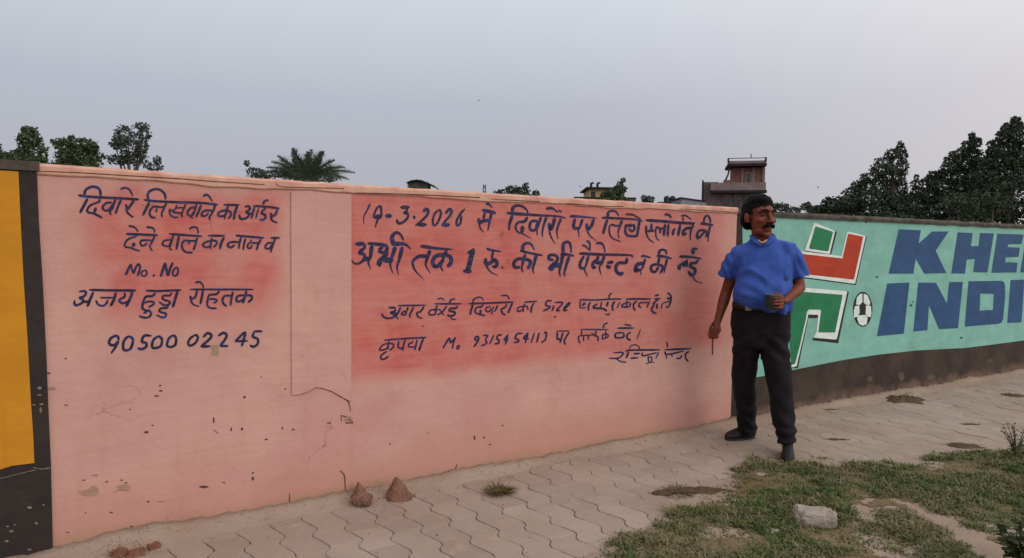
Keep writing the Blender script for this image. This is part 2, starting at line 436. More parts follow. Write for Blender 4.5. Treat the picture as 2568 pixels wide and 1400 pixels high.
for k, (_, p, vr) in enumerate(cand):
    pm, pv, pf = PM[vr]
    T = Matrix.Translation(p+Vector((0, 0, random.uniform(-.0020, .0020)))) @ Mrow @ Matrix.Rotation(random.gauss(0, .005), 4, 'X') @ Matrix.Rotation(random.gauss(0, .007), 4, 'Y') @ Matrix.Rotation(random.gauss(0, .002), 4, 'Z')
    if k < 298:
        o = bpy.data.objects.new('paver', pm); C.objects.link(o); o.parent = pav; o.matrix_world = T
    else:
        rest.add([T @ Vector(q) for q in pv], pf)
if rest.v:
    o = rest.make('paver_field', M['paver'], pav); tag(o, kind='stuff')

# ------------------------------------------------------------------ walls
def wall_body(name, x0, x1, ztop, thick, mat, parent, y0=0.0, rough=.004, step=.05, bot=-.15):
    n = max(2, int((x1-x0)/step)); v = []; f = []
    for i in range(n+1):
        x = x0+(x1-x0)*i/n; zt = ztop(x) + rough*noise.noise(Vector((x*6, 1.7, 0)))*2
        v += [(x, y0, bot), (x, y0, zt), (x, y0+thick, zt+.004), (x, y0+thick, bot)]
    for i in range(n):
        a = i*4; b = a+4
        for k in range(3): f.append((a+k, b+k, b+k+1, a+k+1))
    f.append((0, 1, 2, 3)); e = n*4; f.append((e, e+3, e+2, e+1))
    o = mesh(name, v, f, mat, parent); return o
def interp(pts):
    pts = sorted(pts)
    def fn(x):
        if x <= pts[0][0]: a, b = pts[0], pts[1]
        elif x >= pts[-1][0]: a, b = pts[-2], pts[-1]
        else:
            for a, b in zip(pts, pts[1:]):
                if a[0] <= x <= b[0]: break
        return a[1]+(b[1]-a[1])*(x-a[0])/(b[0]-a[0])
    return fn
topA = interp([WA.loc(*p) for p in [(92, 414), (430, 437), (880, 466), (1235, 488), (1455, 501), (1700, 515), (1850, 523)]])
def sheet(P, pts, name, mat, parent, off=.0015, holes=()):
    """flat paint: outline in photo points laid on wall P"""
    loops = [pts]+list(holes); flat = []; L3 = []
    for lp in loops:
        q = [P.loc(*p) for p in lp]; L3.append([Vector((x, z, 0)) for x, z in q]); flat += [(x, -off, z) for x, z in q]
    tris = tessellate_polygon(L3); out = []
    for t in tris:
        a, b, c = (Vector(flat[i]) for i in t); nrm = (b-a).cross(c-a)
        out.append(t if nrm.y < 0 else (t[0], t[2], t[1]))
    return mesh(name, flat, out, mat, parent)

wallA = empty('boundary_wall', WA.o, WA.rot)
tag(wallA, 'salmon pink plastered boundary wall with dark navy brush lettering in Hindi', 'wall', 'walls along the pavement')
xl_t = WA.loc(92, 414)[0]; xl_b = WA.loc(135, 1384)[0]; xr = WA.loc(1840, 800)[0]
# left edge follows the painted border, so the pink body starts on a slightly slanted line
bodyA = wall_body('wall_panel', min(xl_t, xl_b)-.0, xr, topA, .22, M['pink'], wallA)
cap = G(); nC = 110
for i in range(nC+1):
    x = xl_t+(xr-.001-xl_t)*i/nC; zt = topA(x); hgt = .040+.010*noise.noise(Vector((x*2.2, 0, 4)))+.006*noise.noise(Vector((x*9, 3, 4)))
    jit = .004*noise.noise(Vector((x*14, 8, 1)))
    cap.v += [(x, -.003, zt-hgt), (x, -.010, zt-hgt+.006), (x, -.011, zt-.004+jit), (x, -.004, zt+.007+jit), (x, .235, zt+.010+jit), (x, .235, zt-hgt)]
for i in range(nC):
    a = i*6
    for k in range(5): cap.f.append((a+k, a+6+k, a+7+k, a+k+1))
cap.f.append((0, 1, 2, 3, 4, 5)); cap.f.append(tuple(nC*6+k for k in (5, 4, 3, 2, 1, 0)))
o = cap.make('coping', M['coping_pink'], wallA); o['label'] = 'paler worn top edge'
# pilaster, its foot broken off along the crack
px0 = WA.loc(730, 700)[0]; px1 = WA.loc(880, 700)[0]; low = [(731, 990), (750, 989), (772, 982), (790, 971), (805, 972), (830, 980), (848, 990), (862, 998), (880, 1006)]
lowl = [WA.loc(*p) for p in low]; lowl[0] = (px0, lowl[0][1]); lowl[-1] = (px1, lowl[-1][1])
v = []; f = []
for (x, z) in lowl: v += [(x, -.008, z), (x, -.008, topA(x)-.045), (x, .002, z), (x, .002, topA(x)-.045)]
for i in range(len(lowl)-1):
    a = i*4; b = a+4; f += [(a, b, b+1, a+1), (a+2, a, a+1, a+3) if i == 0 else (a, a+2, b+2, b), (a+1, b+1, b+3, a+3)]
e = (len(lowl)-1)*4; f.append((e, e+2, e+3, e+1)); f.append((0, 2, 6, 4))
pil = mesh('pilaster', v, f, M['pink_plain'], wallA)

# ---- neighbouring wall to the left: black border, yellow panel
wallC = empty('boundary_wall', WA.o, WA.rot)
tag(wallC, 'yellow painted wall with wide black border and chipped black base', 'wall', 'walls along the pavement')
xc0 = xl_b-3.2
v = [];
def quad_wall(pts_f, y0, y1):
    n = len(pts_f); v = [(x, y0, z) for x, z in pts_f]+[(x, y1, z) for x, z in pts_f]
    f = [tuple(range(n)), tuple(reversed(range(n, 2*n)))]+[(i, i+n, (i+1) % n+n, (i+1) % n) for i in range(n)]
    return v, f
zt = lambda x: topA(x)+.004
edge = [WA.loc(92, 412), WA.loc(98, 560), WA.loc(107, 700), WA.loc(117, 900), WA.loc(121, 1010), WA.loc(128, 1165), WA.loc(133, 1390)]
edge = [(x, z) for x, z in edge]; edge[0] = (edge[0][0], zt(edge[0][0])); edge.append((edge[-1][0], -.15))
v, f = quad_wall([(xc0, -.15), (xc0, zt(xc0))]+edge, -.012, .24)
mesh('wall_panel', v, f, M['black_wall'], wallC)
sheet(WA, [(-900, 376.8), (47, 431), (53, 560), (60, 700), (70, 850), (78, 1000), (84, 1090), (87, 1159), (30, 1166), (-20, 1182), (-900, 1352)], 'yellow_panel', M['yellow'], wallC, .0135)
v, f = quad_wall([(xc0, WA.loc(60, 1163)[1]-.0+.0), (WA.loc(128, 1163)[0]-.01, WA.loc(100, 1166)[1])]+[(WA.loc(128, 1200)[0]-.006, WA.loc(100, 1182)[1]), (xc0, WA.loc(60, 1182)[1])], -.017, -.011)
g = G(); g.box(xc0, xl_t+.03, -.025, .25, zt(xl_t)+.002, zt(xl_t)+.012); 
mesh('coping', *quad_wall([(xc0, zt(xc0)-.03), (xc0, zt(xc0)+.008), (xl_t+.01, zt(xl_t)+.008), (xl_t+.01, zt(xl_t)-.03)], -.020, .25), M['cap_grey'], wallC)

# ---- wall to the right: mint with the sports emblem
wallB = empty('boundary_wall', WB.o, WB.rot)
tag(wallB, 'mint green wall with blue block letters, emblem and dark base', 'wall', 'walls along the pavement')
topB = interp([WB.loc(*p) for p in [(1860, 538), (1960, 545), (2160, 554), (2568, 573)]])
b0 = WB.loc(1843, 800)[0]; b1 = b0+12
wall_body('wall_panel', b0-.25, b1, topB, .22, M['mint'], wallB)
g = G(); nC = 200
for i in range(nC+1):
    x = b0-.25+(b1-b0+.25)*i/nC; zt_ = topB(x); j = .006*noise.noise(Vector((x*5, 2, 1)))
    g.v += [(x, -.020, zt_-.002+j), (x, -.024, zt_+.020+j), (x, .0, zt_+.042+j), (x, .24, zt_+.042+j), (x, .24, zt_-.002)]
for i in range(nC):
    a = i*5
    for k in range(4): g.f.append((a+k, a+5+k, a+6+k, a+k+1))
    g.f.append((a+4, a+9, a+5, a))
g.f.append((0, 1, 2, 3, 4)); g.f.append(tuple(nC*5+k for k in (4, 3, 2, 1, 0)))
g.make('coping', M['cap_grey'], wallB)
# dark base with a hand-brushed upper line
bl = [(1780, 972), (1861, 952), (1935, 940), (2000, 926), (2060, 914), (2115, 903), (2200, 890), (2300, 879), (2420, 873), (2500, 863), (2568, 854), (2700, 836), (3000, 800)]
up = [WB.loc(*p) for p in bl]; up.append((b1-.01, up[-1][1])); lo = [(up[-1][0], -.14), (up[0][0], -.14)]
q = up+lo; v, f = quad_wall(q, -.006, .0); mesh('base_band', v, f, M['dark_base'], wallB)
sheet(WB, [(1790, 500), (1850, 537), (1860, 538), (1861, 700), (1859, 951), (1856, 1075), (1780, 1085)][1:], 'shadow_gap_strip', M['black_wall'], wallB, .007)  # shade of the gap between the two walls, painted as a black strip

# ------------------------------------------------------------------ brush strokes
REG = {1: (170, 450, 7.777), 2: (430, 450, 7), 3: (170, 630, 7.37), 4: (440, 630, 5), 5: (240, 800, 10.7), 6: (850, 480, 5.833),
       7: (1130, 480, 5.833), 8: (1410, 500, 6.3625), 9: (930, 720, 7), 10: (1170, 720, 7), 11: (1430, 710, 6.364), 0: (0, 0, 1)}
def smooth_path(p, n=5):
    if len(p) < 3: return [p[0]+(p[1]-p[0])*k/4 for k in range(5)]
    q = [p[0]*2-p[1]]+p+[p[-1]*2-p[-2]]; out = []
    for i in range(1, len(q)-2):
        a, b, c, d = q[i-1:i+3]
        for k in range(n):
            t = k/n; out.append(.5*((2*b)+(c-a)*t+(2*a-5*b+4*c-d)*t*t+(3*b-a-3*c+d)*t**3))
    out.append(p[-1]); return out
class Ink:
    def __init__(s, P, off=.0012): s.P = P; s.v = []; s.f = []; s.k = 0; s.off = off
    def pt(s, p): x, z = s.P.loc(p.x, p.y); s.v.append((x, -s.off-s.k*.00004, z)); return len(s.v)-1
    def stroke(s, reg, w0, w1, co, sc=1.24):
        ox, oy, z = REG[reg]; pts = [Vector((ox+co[i]/z, oy+co[i+1]/z)) for i in range(0, len(co), 2)]
        sc = 1.0 if getattr(s, 'thin', 0) else sc; w0 /= z; w1 /= z; s.k += 1
        c = smooth_path(pts); n = len(c); L = []; R = []
        for i, p in enumerate(c):
            t = (c[min(i+1, n-1)]-c[max(i-1, 0)]); t = t.normalized() if t.length > 1e-6 else Vector((1, 0)); m = Vector((-t.y, t.x))
            u = i/(n-1); w = (w0+(w1-w0)*u)*.5*sc
            w *= 1+.10*noise.noise(Vector((p.x*.15, p.y*.15, s.k)))
            cap_ = min(1, .62+u*6, .62+(1-u)*8) if w1 > 8/z or u < .5 else 1
            w *= cap_
            L.append(p+m*w); R.append(p-m*w)
            if i == 0: st = p-t*w*.8
            if i == n-1: en = p+t*w*.8
        li = [s.pt(p) for p in L]; ri = [s.pt(p) for p in R]; a = s.pt(st); b = s.pt(en)
        for i in range(n-1): s.f.append((li[i], li[i+1], ri[i+1], ri[i]))
        s.f.append((a, li[0], ri[0])); s.f.append((b, ri[-1], li[-1]))
    def text(s, data):
        for ln in data.strip().split('\n'):
            for it in ln.split(';'):
                it = it.strip()
                if not it: continue
                h, c = it.split(':'); h = [float(a) for a in h.split()]; co = [float(a) for a in c.split()]
                s.stroke(int(h[0]), h[1], h[2] if len(h) > 2 else h[1], co)
        return s
    def make(s, name, mat, parent, label=None):
        o = mesh(name, s.v, s.f, mat, parent)
        me = o.data
        b = bmesh.new(); b.from_mesh(me)
        for fc in b.faces:
            fc.normal_update()
            if fc.normal.y > 0: fc.normal_flip()
        b.to_mesh(me); b.free()
        if label: o['label'] = label
        return o
TEXT = [
('first row of navy Hindi words, upper left', '''
1 45 42: 335 310 330 250 370 190 450 150 540 150 610 185 635 250 640 320; 1 42: 210 310 380 335 900 365 1200 380 1380 392; 1 42 48: 385 380 310 520 240 650
1 36 38: 625 385 600 440 450 500 385 580 390 640 500 662 560 690 670 750; 1 60 40: 545 560 520 640
1 38 36: 860 450 760 460 690 520 690 580 760 612 830 560 880 480; 1 44 26: 930 390 870 560 820 640 850 690; 1 42 36: 1040 400 980 530 930 670
1 42 40: 1285 410 1230 500 1170 570 1130 490; 1 40 26: 1140 560 1160 640 1220 700 1280 740; 1 38 22: 1030 190 1110 165 1190 190 1235 250 1265 325
1 44 34: 1570 390 1560 300 1600 230 1700 192 1800 205 1870 260 1900 320 1905 385; 1 38 38: 1490 400 1700 425 2000 440 2340 458; 1 44 40: 1590 450 1530 570 1465 700
1 36 28: 1925 460 1880 560 1830 670 1845 735; 1 34 34: 1900 510 1830 545 1740 530 1660 540 1600 620 1600 690 1640 738 1710 745; 1 32: 1740 560 1720 640
1 30: 1990 570 1985 640 2010 700 2080 740 2150 738; 1 30: 1990 605 2060 600 2110 560 2120 500; 1 26: 2110 555 2250 550; 1 28: 2040 632 2130 650 2220 655; 1 34 24: 2300 490 2250 600 2220 690 2245 735
2 35 34: 0 398 500 412 810 445; 2 32 30: 430 490 340 500 285 570 290 620 350 635 400 560; 2 34 18: 440 440 390 600 350 655 370 690; 2 36 30: 520 450 480 560 430 660
2 34 22: 770 450 730 560 665 670 680 712; 2 32 30: 715 548 600 545 535 590 540 640 600 635 650 590; 2 38 18: 560 290 620 270 670 310 715 385
2 32: 920 445 1185 450; 2 32: 980 535 870 560 820 600 830 640 920 640 975 580; 2 30: 980 540 1040 580 1040 630 1000 690; 2 34 18: 990 470 960 580 930 700; 2 38 34: 1155 465 1110 600 1095 710
2 34 32: 1290 478 1350 470 1378 510 1340 555 1310 570 1350 600 1350 650 1280 690 1210 690 1190 620; 2 32: 1340 600 1430 600; 2 32 26: 1455 490 1420 620 1400 690; 2 24 20: 1530 510 1500 600 1480 690
2 32: 1440 465 1600 475 1760 490 1890 510; 2 32: 1655 510 1590 560 1590 600 1640 620 1650 670 1600 710 1550 700; 2 34 32: 1860 530 1820 620 1760 640 1740 590; 2 32 24: 1745 640 1760 710 1810 745 1860 760; 2 30: 1612 440 1620 400 1650 372 1700 368'''),
('second row of navy Hindi words, left', '''
1 42: 1140 1065 1400 1075 1750 1092; 1 36 26: 1190 912 1270 922 1330 960 1368 1020; 1 36 26: 1540 932 1630 942 1680 970 1695 1040
1 34 28: 1345 1112 1190 1160 1120 1240 1115 1310 1230 1335 1300 1365 1400 1395; 1 62 50: 1300 1250 1262 1310; 1 36 24: 1690 1120 1640 1230 1600 1310 1650 1395; 1 32: 1650 1190 1450 1190 1415 1235 1440 1290 1500 1285 1545 1240
1 34: 1980 1062 2340 1085; 1 30: 2030 1180 1900 1190 1850 1240 1870 1290 1970 1300 2015 1210; 1 38 22: 2055 1100 2010 1250 1990 1340 2030 1380
2 32: 0 965 300 982 535 1000; 2 38 34: 130 1000 85 1230; 2 34 32: 450 1030 405 1190 385 1235; 2 30: 430 1080 330 1080 240 1075 190 1120 190 1200 240 1270 320 1285 370 1282; 2 26: 320 1085 300 1140; 2 30 22: 320 875 360 842 440 845 465 900 466 950
2 32: 645 987 935 990; 2 28: 700 1075 600 1100 550 1150 590 1188 670 1180 700 1100; 2 28: 700 1075 780 1080 792 1130 740 1190; 2 30 22: 710 1030 690 1120 690 1222; 2 38 34: 920 1020 870 1130 850 1220
2 32: 1130 985 1300 1000 1620 1026; 2 34 28: 1220 1020 1190 1140 1180 1220; 2 32: 1200 1100 1060 1100 990 1130 1000 1180 1060 1190 1105 1150; 2 30 24: 1300 1040 1270 1150 1260 1240
2 26: 1390 1060 1390 1100 1342 1140 1342 1200 1390 1205 1412 1150; 2 28: 1390 1112 1530 1120; 2 32 26: 1570 1050 1520 1150 1490 1245
2 30: 1740 1026 1900 1026; 2 32 26: 1820 1040 1770 1180 1740 1280; 2 28: 1770 1112 1690 1120 1648 1170 1662 1215 1720 1210 1768 1140'''),
('short navy Latin letters above the name, left', '''
3 38: 1070 440 1120 330 1170 240; 3 30: 1170 240 1185 330 1215 410; 3 34: 1215 410 1260 300 1310 228; 3 34: 1310 228 1338 300 1310 400 1290 460
3 26: 1410 355 1370 380 1360 430 1400 465 1450 440 1462 390 1440 355 1410 355; 3 46: 1578 450 1604 452; 3 40: 1720 465 1760 330 1800 218; 3 38: 1800 218 1820 330 1850 455; 3 36: 1850 455 1890 330 1940 212
3 28: 2000 302 1955 350 1940 420 1975 455 2020 435 2040 370 2030 315 2000 302'''),
('painted name row in navy Hindi, left', '''
3 38: 215 745 320 742 335 790 290 840 220 862 250 880 290 915 250 965 160 1000 125 980 125 915; 3 36: 260 942 400 930; 3 46 44: 470 760 410 900 365 1020; 3 38: 400 715 800 725 1260 726
3 42: 890 770 850 900 790 1012; 3 28: 600 860 850 860; 3 32: 520 910 560 985 650 1010 720 960 735 905; 3 35: 1050 770 1050 840 965 890 960 930 1030 965 1110 930; 3 42: 1200 740 1150 880 1080 1025
3 36: 1445 730 1700 735 2090 720; 3 36: 1620 775 1560 830 1450 840 1400 920 1380 1010 1390 1070 1470 1100 1520 1090; 3 30: 1400 960 1500 930 1580 940 1590 980 1490 1035; 3 32: 1510 1100 1540 1150 1510 1210 1420 1230 1320 1195; 3 30: 1400 1150 1470 1115
3 32: 1920 770 1880 820 1780 820 1750 860 1780 900 1880 930 1870 980 1790 1000 1690 940; 3 32: 1860 1010 1820 1050 1730 1055 1690 1100 1730 1130 1810 1150 1810 1200 1750 1225 1640 1180; 3 42: 2030 740 1980 900 1940 1036
4 20: 180 480 500 480 975 480; 4 22 14: 250 395 300 385 340 420 352 465; 4 24: 270 500 250 570 200 600 185 560; 4 22 14: 190 600 220 665 300 692; 4 26 24: 345 490 330 580 312 660
4 22: 550 500 510 540 430 548 405 590; 4 20: 420 602 480 598 520 620 480 652; 4 20: 405 590 400 680 440 712 515 716; 4 24 20: 720 510 700 600 690 680; 4 22: 700 560 620 560 590 610 605 660 640 690
4 24: 890 500 870 580 845 650; 4 22: 880 550 790 560 762 600 780 632 840 612 875 560; 4 24: 880 550 950 560 955 600 910 640'''),
('painted phone number at lower left', '''
5 60: 620 560 600 480 540 455 430 500 370 580 365 660 430 705 520 690 610 590; 5 56 50: 610 590 540 740 415 920; 5 60: 890 460 800 530 740 650 745 810 820 842 930 800 990 650 990 530 890 460
5 58: 1490 452 1300 452 1240 615 1350 640 1355 740 1270 800 1190 805 1130 780; 5 58: 1680 460 1560 550 1512 680 1530 770 1620 780 1740 730 1780 600 1760 510 1680 460; 5 56: 2060 440 1960 530 1920 650 1925 730 2020 752 2130 700 2160 570 2130 470 2060 440
4 25: 240 1052 180 1100 160 1160 190 1185 250 1150 280 1090 268 1055 240 1052; 4 27: 350 1075 400 1030 450 1050 430 1100 320 1195; 4 27: 320 1196 435 1192; 4 27: 538 1060 600 1025 640 1050 620 1110 560 1185; 4 26: 560 1188 660 1190
4 26: 870 1012 810 1070 752 1130; 4 22: 752 1132 905 1125; 4 28: 880 1015 855 1110 830 1190; 4 25: 1085 1005 990 1005; 4 25: 990 1005 970 1070 1030 1100 1030 1160 980 1198 935 1180'''),
('first row of the right text, starting with a date', '''
6 26 10: 455 185 410 280 365 370 360 480; 6 28: 610 210 560 240 510 350 525 385 610 380 618 280 610 210; 6 40: 535 365 605 362; 6 30 12: 575 390 550 460 530 530; 6 55: 685 360 762 360; 6 45: 905 235 1025 232
6 30 34: 1000 250 985 295 955 318 1005 330 1000 390 940 450 870 468 845 415; 6 48: 1088 380 1112 376; 6 44 26: 1235 290 1275 262 1305 290 1280 360 1190 445 1120 505; 6 46: 1160 490 1275 487
6 26: 1460 270 1400 330 1370 430 1390 500 1440 460 1488 350 1482 280 1460 270; 6 36 26: 1565 320 1610 260 1645 285 1620 360 1550 440 1505 508; 6 46: 1530 497 1615 487; 7 28 26: 205 260 140 330 88 430 95 500 140 470 152 380 140 345
7 36 16: 520 180 560 190 610 240; 7 42: 465 275 550 292 655 318; 7 30: 500 310 480 400; 7 42: 408 400 425 455 490 430 580 428; 7 36 12: 595 330 562 480 545 575; 7 24 10: 415 480 440 550 485 600
7 44 16: 905 300 910 240 970 208 1050 222 1110 270 1130 322; 7 42 12: 825 318 1200 345 1560 365 1690 395; 7 44 18: 900 360 860 480 855 570; 7 40 10: 1120 380 1080 440 985 455 948 530 990 600 1050 620 1180 690; 7 44: 1052 510 1040 600
7 32: 1270 430 1180 442 1155 520 1182 570 1240 555 1272 450; 7 36 10: 1320 380 1280 500 1260 570 1270 650; 7 36 10: 1400 380 1360 500 1340 600 1345 670; 7 40 42: 1520 390 1500 480 1458 560 1440 470; 7 24 8: 1440 580 1480 690 1530 765; 7 34 8: 1612 400 1560 540 1555 620 1570 700; 7 40 14: 1402 252 1490 250 1570 310; 7 20: 1580 275 1620 300
8 38 14: 125 268 300 277 550 300; 8 40 38: 200 310 178 420 195 460 255 458; 8 38 8: 320 320 280 440 255 500 270 600; 8 40: 500 320 470 410 405 480 385 390; 8 24 8: 395 500 440 580 540 660
8 38 16: 725 290 730 212 790 182 860 202 900 262; 8 34 20: 635 292 900 305 1150 318 1280 345; 8 38 34: 715 330 680 440 650 550; 8 36 8: 950 340 910 450 890 540 905 630; 8 28 16: 930 420 850 422 790 402 752 440 752 540 800 620 930 675
8 32 30: 1015 400 1005 520 1050 580 1195 590; 8 46: 1030 420 1120 415; 8 30: 1060 470 1110 510 1150 470 1140 400; 8 34: 1230 340 1210 470 1190 580; 8 28 14: 1010 236 1120 245 1170 270 1250 312
8 38 34: 1335 332 1600 350 1850 372 2110 385; 8 30 10: 1335 420 1340 540 1380 630 1460 695; 8 36: 1350 505 1460 500; 8 32: 1420 390 1420 490; 8 30 14: 1645 450 1560 470 1510 440 1488 500 1500 610 1545 660; 8 24: 1560 480 1560 540; 8 32: 1640 400 1625 500 1620 580; 8 30: 1690 400 1680 590
8 34 20: 1635 240 1700 250 1735 295; 8 34: 1880 400 1845 580; 8 34: 1775 480 1760 570; 8 26: 1770 480 1800 478; 8 34: 1930 500 1980 462 2065 455; 8 34: 1925 490 1930 560 1975 540; 8 30 10: 2085 410 2050 500 2040 590 2045 650; 8 28 10: 1900 262 1970 260 2060 325; 8 20: 1925 290 1925 340
8 28 22: 2255 370 2270 290 2310 258 2350 300 2362 370; 8 34 30: 2210 382 2300 395 2400 412; 8 30: 2280 490 2180 500 2148 580 2170 620 2230 560 2275 500; 8 26: 2270 490 2305 530 2290 600; 8 30 10: 2355 430 2330 560 2325 680'''),
('second row of the right text in the largest brushwork', '''
6 48: 245 772 370 768; 6 36: 372 770 370 830 290 880; 6 60: 290 895 350 905; 6 44 8: 360 910 380 980 300 1050 220 1050 140 940 65 808; 6 56: 350 995 440 985; 6 56 10: 480 800 460 950 430 1040 465 1140
6 42: 425 762 600 777 690 800 700 860 650 895 575 875; 6 40: 580 850 640 820; 6 60 50: 695 870 670 950 600 1010 575 1070; 6 80: 570 1062 610 1055; 6 66: 640 1000 780 1010; 6 56 12: 820 820 790 920 750 1060 785 1195
6 56 20: 790 760 775 670 830 605 900 632 945 722; 6 60 10: 780 770 960 772 1052 850; 6 52 8: 925 820 880 1000 850 1110 870 1215; 6 48 20: 1200 800 1400 830 1655 850; 6 50 8: 1330 870 1290 980 1270 1080 1335 1200; 6 50 8: 1290 950 1170 952 1082 1020 1092 1110 1140 1190 1230 1275
6 48 12: 1570 870 1520 990 1490 1100 1525 1170; 6 46: 1550 925 1430 942 1372 1010 1390 1088 1450 1088 1530 1000; 6 46: 1560 930 1630 962 1638 1040 1590 1100
7 56 60: 332 845 300 960 250 1160; 7 40: 255 905 325 860; 7 50: 190 1162 298 1170; 7 34 20: 530 838 600 860 735 880; 7 30: 620 880 600 990; 7 46 40: 512 985 515 1055 580 1050 640 1000 678 1050 660 1100 615 1100; 7 26 6: 512 1070 560 1150 620 1200 690 1230; 7 26: 745 1115 765 1115
7 30 24: 1020 868 1150 900 1340 938; 7 46 14: 1055 860 1060 790 1130 755 1190 790 1225 860; 7 40 12: 1090 920 1060 1020 1040 1130 1060 1185; 7 38: 1080 990 980 990 922 1050 940 1108 1010 1110; 7 38: 1080 990 1160 1015 1160 1070 1130 1130; 7 46 8: 1250 940 1220 1060 1200 1150 1220 1200
7 36: 1500 1005 1442 990 1440 942 1510 928 1560 965 1550 1020 1470 1080; 7 72: 1465 1090 1475 1150; 7 58: 1490 1080 1610 1080; 7 48 12: 1640 920 1620 1040 1590 1170 1605 1245; 8 46 22: 15 880 12 730 55 682 110 690 135 760 140 850; 8 46 24: -20 875 100 885 180 905; 8 44 14: 105 920 60 1060 30 1180 40 1230
8 32 18: 390 660 435 700 440 820; 8 34 12: 325 730 370 750 440 820; 8 36 14: 545 700 620 700 665 760 682 850; 8 42 20: 275 862 600 880 1060 890 1125 925; 8 38: 340 910 290 1000 282 1080 345 1108; 8 38 8: 415 910 380 1040 355 1120 400 1230
8 40: 570 910 555 960 490 1015 492 1085 530 1080; 8 46: 530 1010 640 1010; 8 42 8: 665 910 630 1020 590 1090 620 1210; 8 44: 720 1010 810 1000; 8 38: 715 1050 730 1085 770 1080; 8 40: 1030 940 1010 1010 900 1015 852 1080 870 1160 930 1195 968 1165; 8 50: 920 1185 950 1188
8 36 16: 1260 905 1330 908 1410 932; 8 34 8: 1320 950 1290 1060 1250 1140 1255 1210; 8 46: 1290 1020 1200 1035 1168 1100 1168 1140 1230 1120
8 36 20: 1540 880 1550 822 1600 802 1650 822 1662 875; 8 40 18: 1510 900 1640 915 1740 945; 8 34: 1545 930 1530 1020; 8 32: 1540 1040 1450 1042 1412 1090 1430 1148 1490 1150 1530 1075; 8 32: 1540 1042 1600 1070 1590 1130 1560 1175; 8 34 10: 1670 950 1640 1080 1620 1180
8 38 18: 1875 912 2050 918 2215 948; 8 44 30: 2090 870 2080 800 2150 788; 8 30: 1960 980 1930 1080; 8 44: 1858 1050 1868 1120; 8 40: 1870 1050 1960 1000; 8 26: 1990 960 1980 1080; 8 38: 2160 970 2130 1010 2055 1022 2042 1070 2110 1110 2108 1180 2055 1210 2010 1145; 8 16 8: 2080 1240 2140 1310 2230 1335'''),
('third row of the right text in smaller letters', '''
9 34: 315 362 430 360; 9 28: 430 380 420 420 345 450 400 482 430 500 370 540 280 547 220 520 190 465; 9 44: 390 455 465 480; 9 30 18: 520 350 480 450 450 510 475 565; 9 24: 480 325 960 320; 9 28: 650 350 635 420; 9 26: 620 420 560 440 540 480 600 485 625 430; 9 30 20: 750 350 700 450 680 500 692 540
9 30: 930 345 870 430 812 440; 9 28 22: 812 440 812 500 850 535 905 548; 9 26: 1120 295 1590 295; 9 26 14: 1170 212 1240 196 1290 238; 9 26: 1388 280 1400 230 1475 206; 9 26: 1162 320 1140 400 1130 490; 9 24: 1150 400 1060 402 1017 450 1050 490 1120 480; 9 18: 1160 400 1210 400 1240 440 1280 490; 9 24: 1330 330 1260 430 1170 490
9 30: 1520 330 1490 370 1392 380 1382 420 1470 440 1460 490 1390 510 1342 490; 9 16: 1400 530 1440 570 1500 560
10 26 14: 110 270 130 212 210 177 270 192 295 240; 10 28: 40 290 300 285 820 263; 10 32: 110 310 80 400 62 485; 10 26: 285 310 260 345 172 362 150 430 200 470 320 500; 10 34: 240 405 246 460; 10 22: 425 345 350 360 340 420 400 430 430 372; 10 20: 480 340 450 420 440 480; 10 24: 545 320 510 400 490 430
10 26: 700 300 680 350 602 390; 10 26: 602 390 630 460 680 490; 10 28: 800 285 750 400 727 455; 10 20: 600 150 710 150 745 212; 10 24: 1012 265 1230 250; 10 20: 1025 290 1000 340 990 440; 10 22: 1060 332 920 352 890 400 912 430 975 400; 10 20: 1060 330 1080 400; 10 26: 1180 280 1140 360 1130 450
10 24: 1490 245 1420 240 1388 290 1400 325 1465 342 1420 385 1340 420; 10 22: 1530 325 1500 420; 10 24: 1550 270 1680 270 1640 340 1572 410; 10 24: 1572 412 1640 415; 10 24: 1705 375 1740 330 1800 272 1795 310 1720 380 1712 412 1770 405; 10 22: 1540 517 1552 517
11 20: 150 265 400 270 620 257 815 253; 11 16: 160 280 158 390 250 390; 11 26: 210 315 228 330 185 355; 11 24 18: 320 310 290 360 292 440; 11 26: 430 332 372 372 385 398 500 405 560 420; 11 18: 500 300 480 390; 11 28: 600 300 580 370; 11 26: 540 420 582 442; 11 16: 558 490 600 505 632 480; 11 24: 710 290 670 360 682 440; 11 16: 790 300 742 400; 11 20: 618 240 622 192 660 162
11 24: 885 253 1280 253; 11 20: 930 302 832 340 832 378 945 372 950 305; 11 16: 900 275 895 395; 11 22: 1060 290 1010 330 1012 400 1040 435; 11 20: 1240 310 1120 316 1090 360 1130 395; 11 18: 1262 290 1220 390; 11 24: 1348 250 1432 250; 11 22: 1348 202 1410 187; 11 24: 1390 272 1340 310 1322 370 1300 400 1302 450 1370 485; 11 22: 1382 330 1380 408
11 20: 1550 150 1600 200 1604 270 1570 370 1520 382; 11 30: 1545 245 1600 245; 11 14: 1600 290 1490 312 1460 350 1455 408'''),
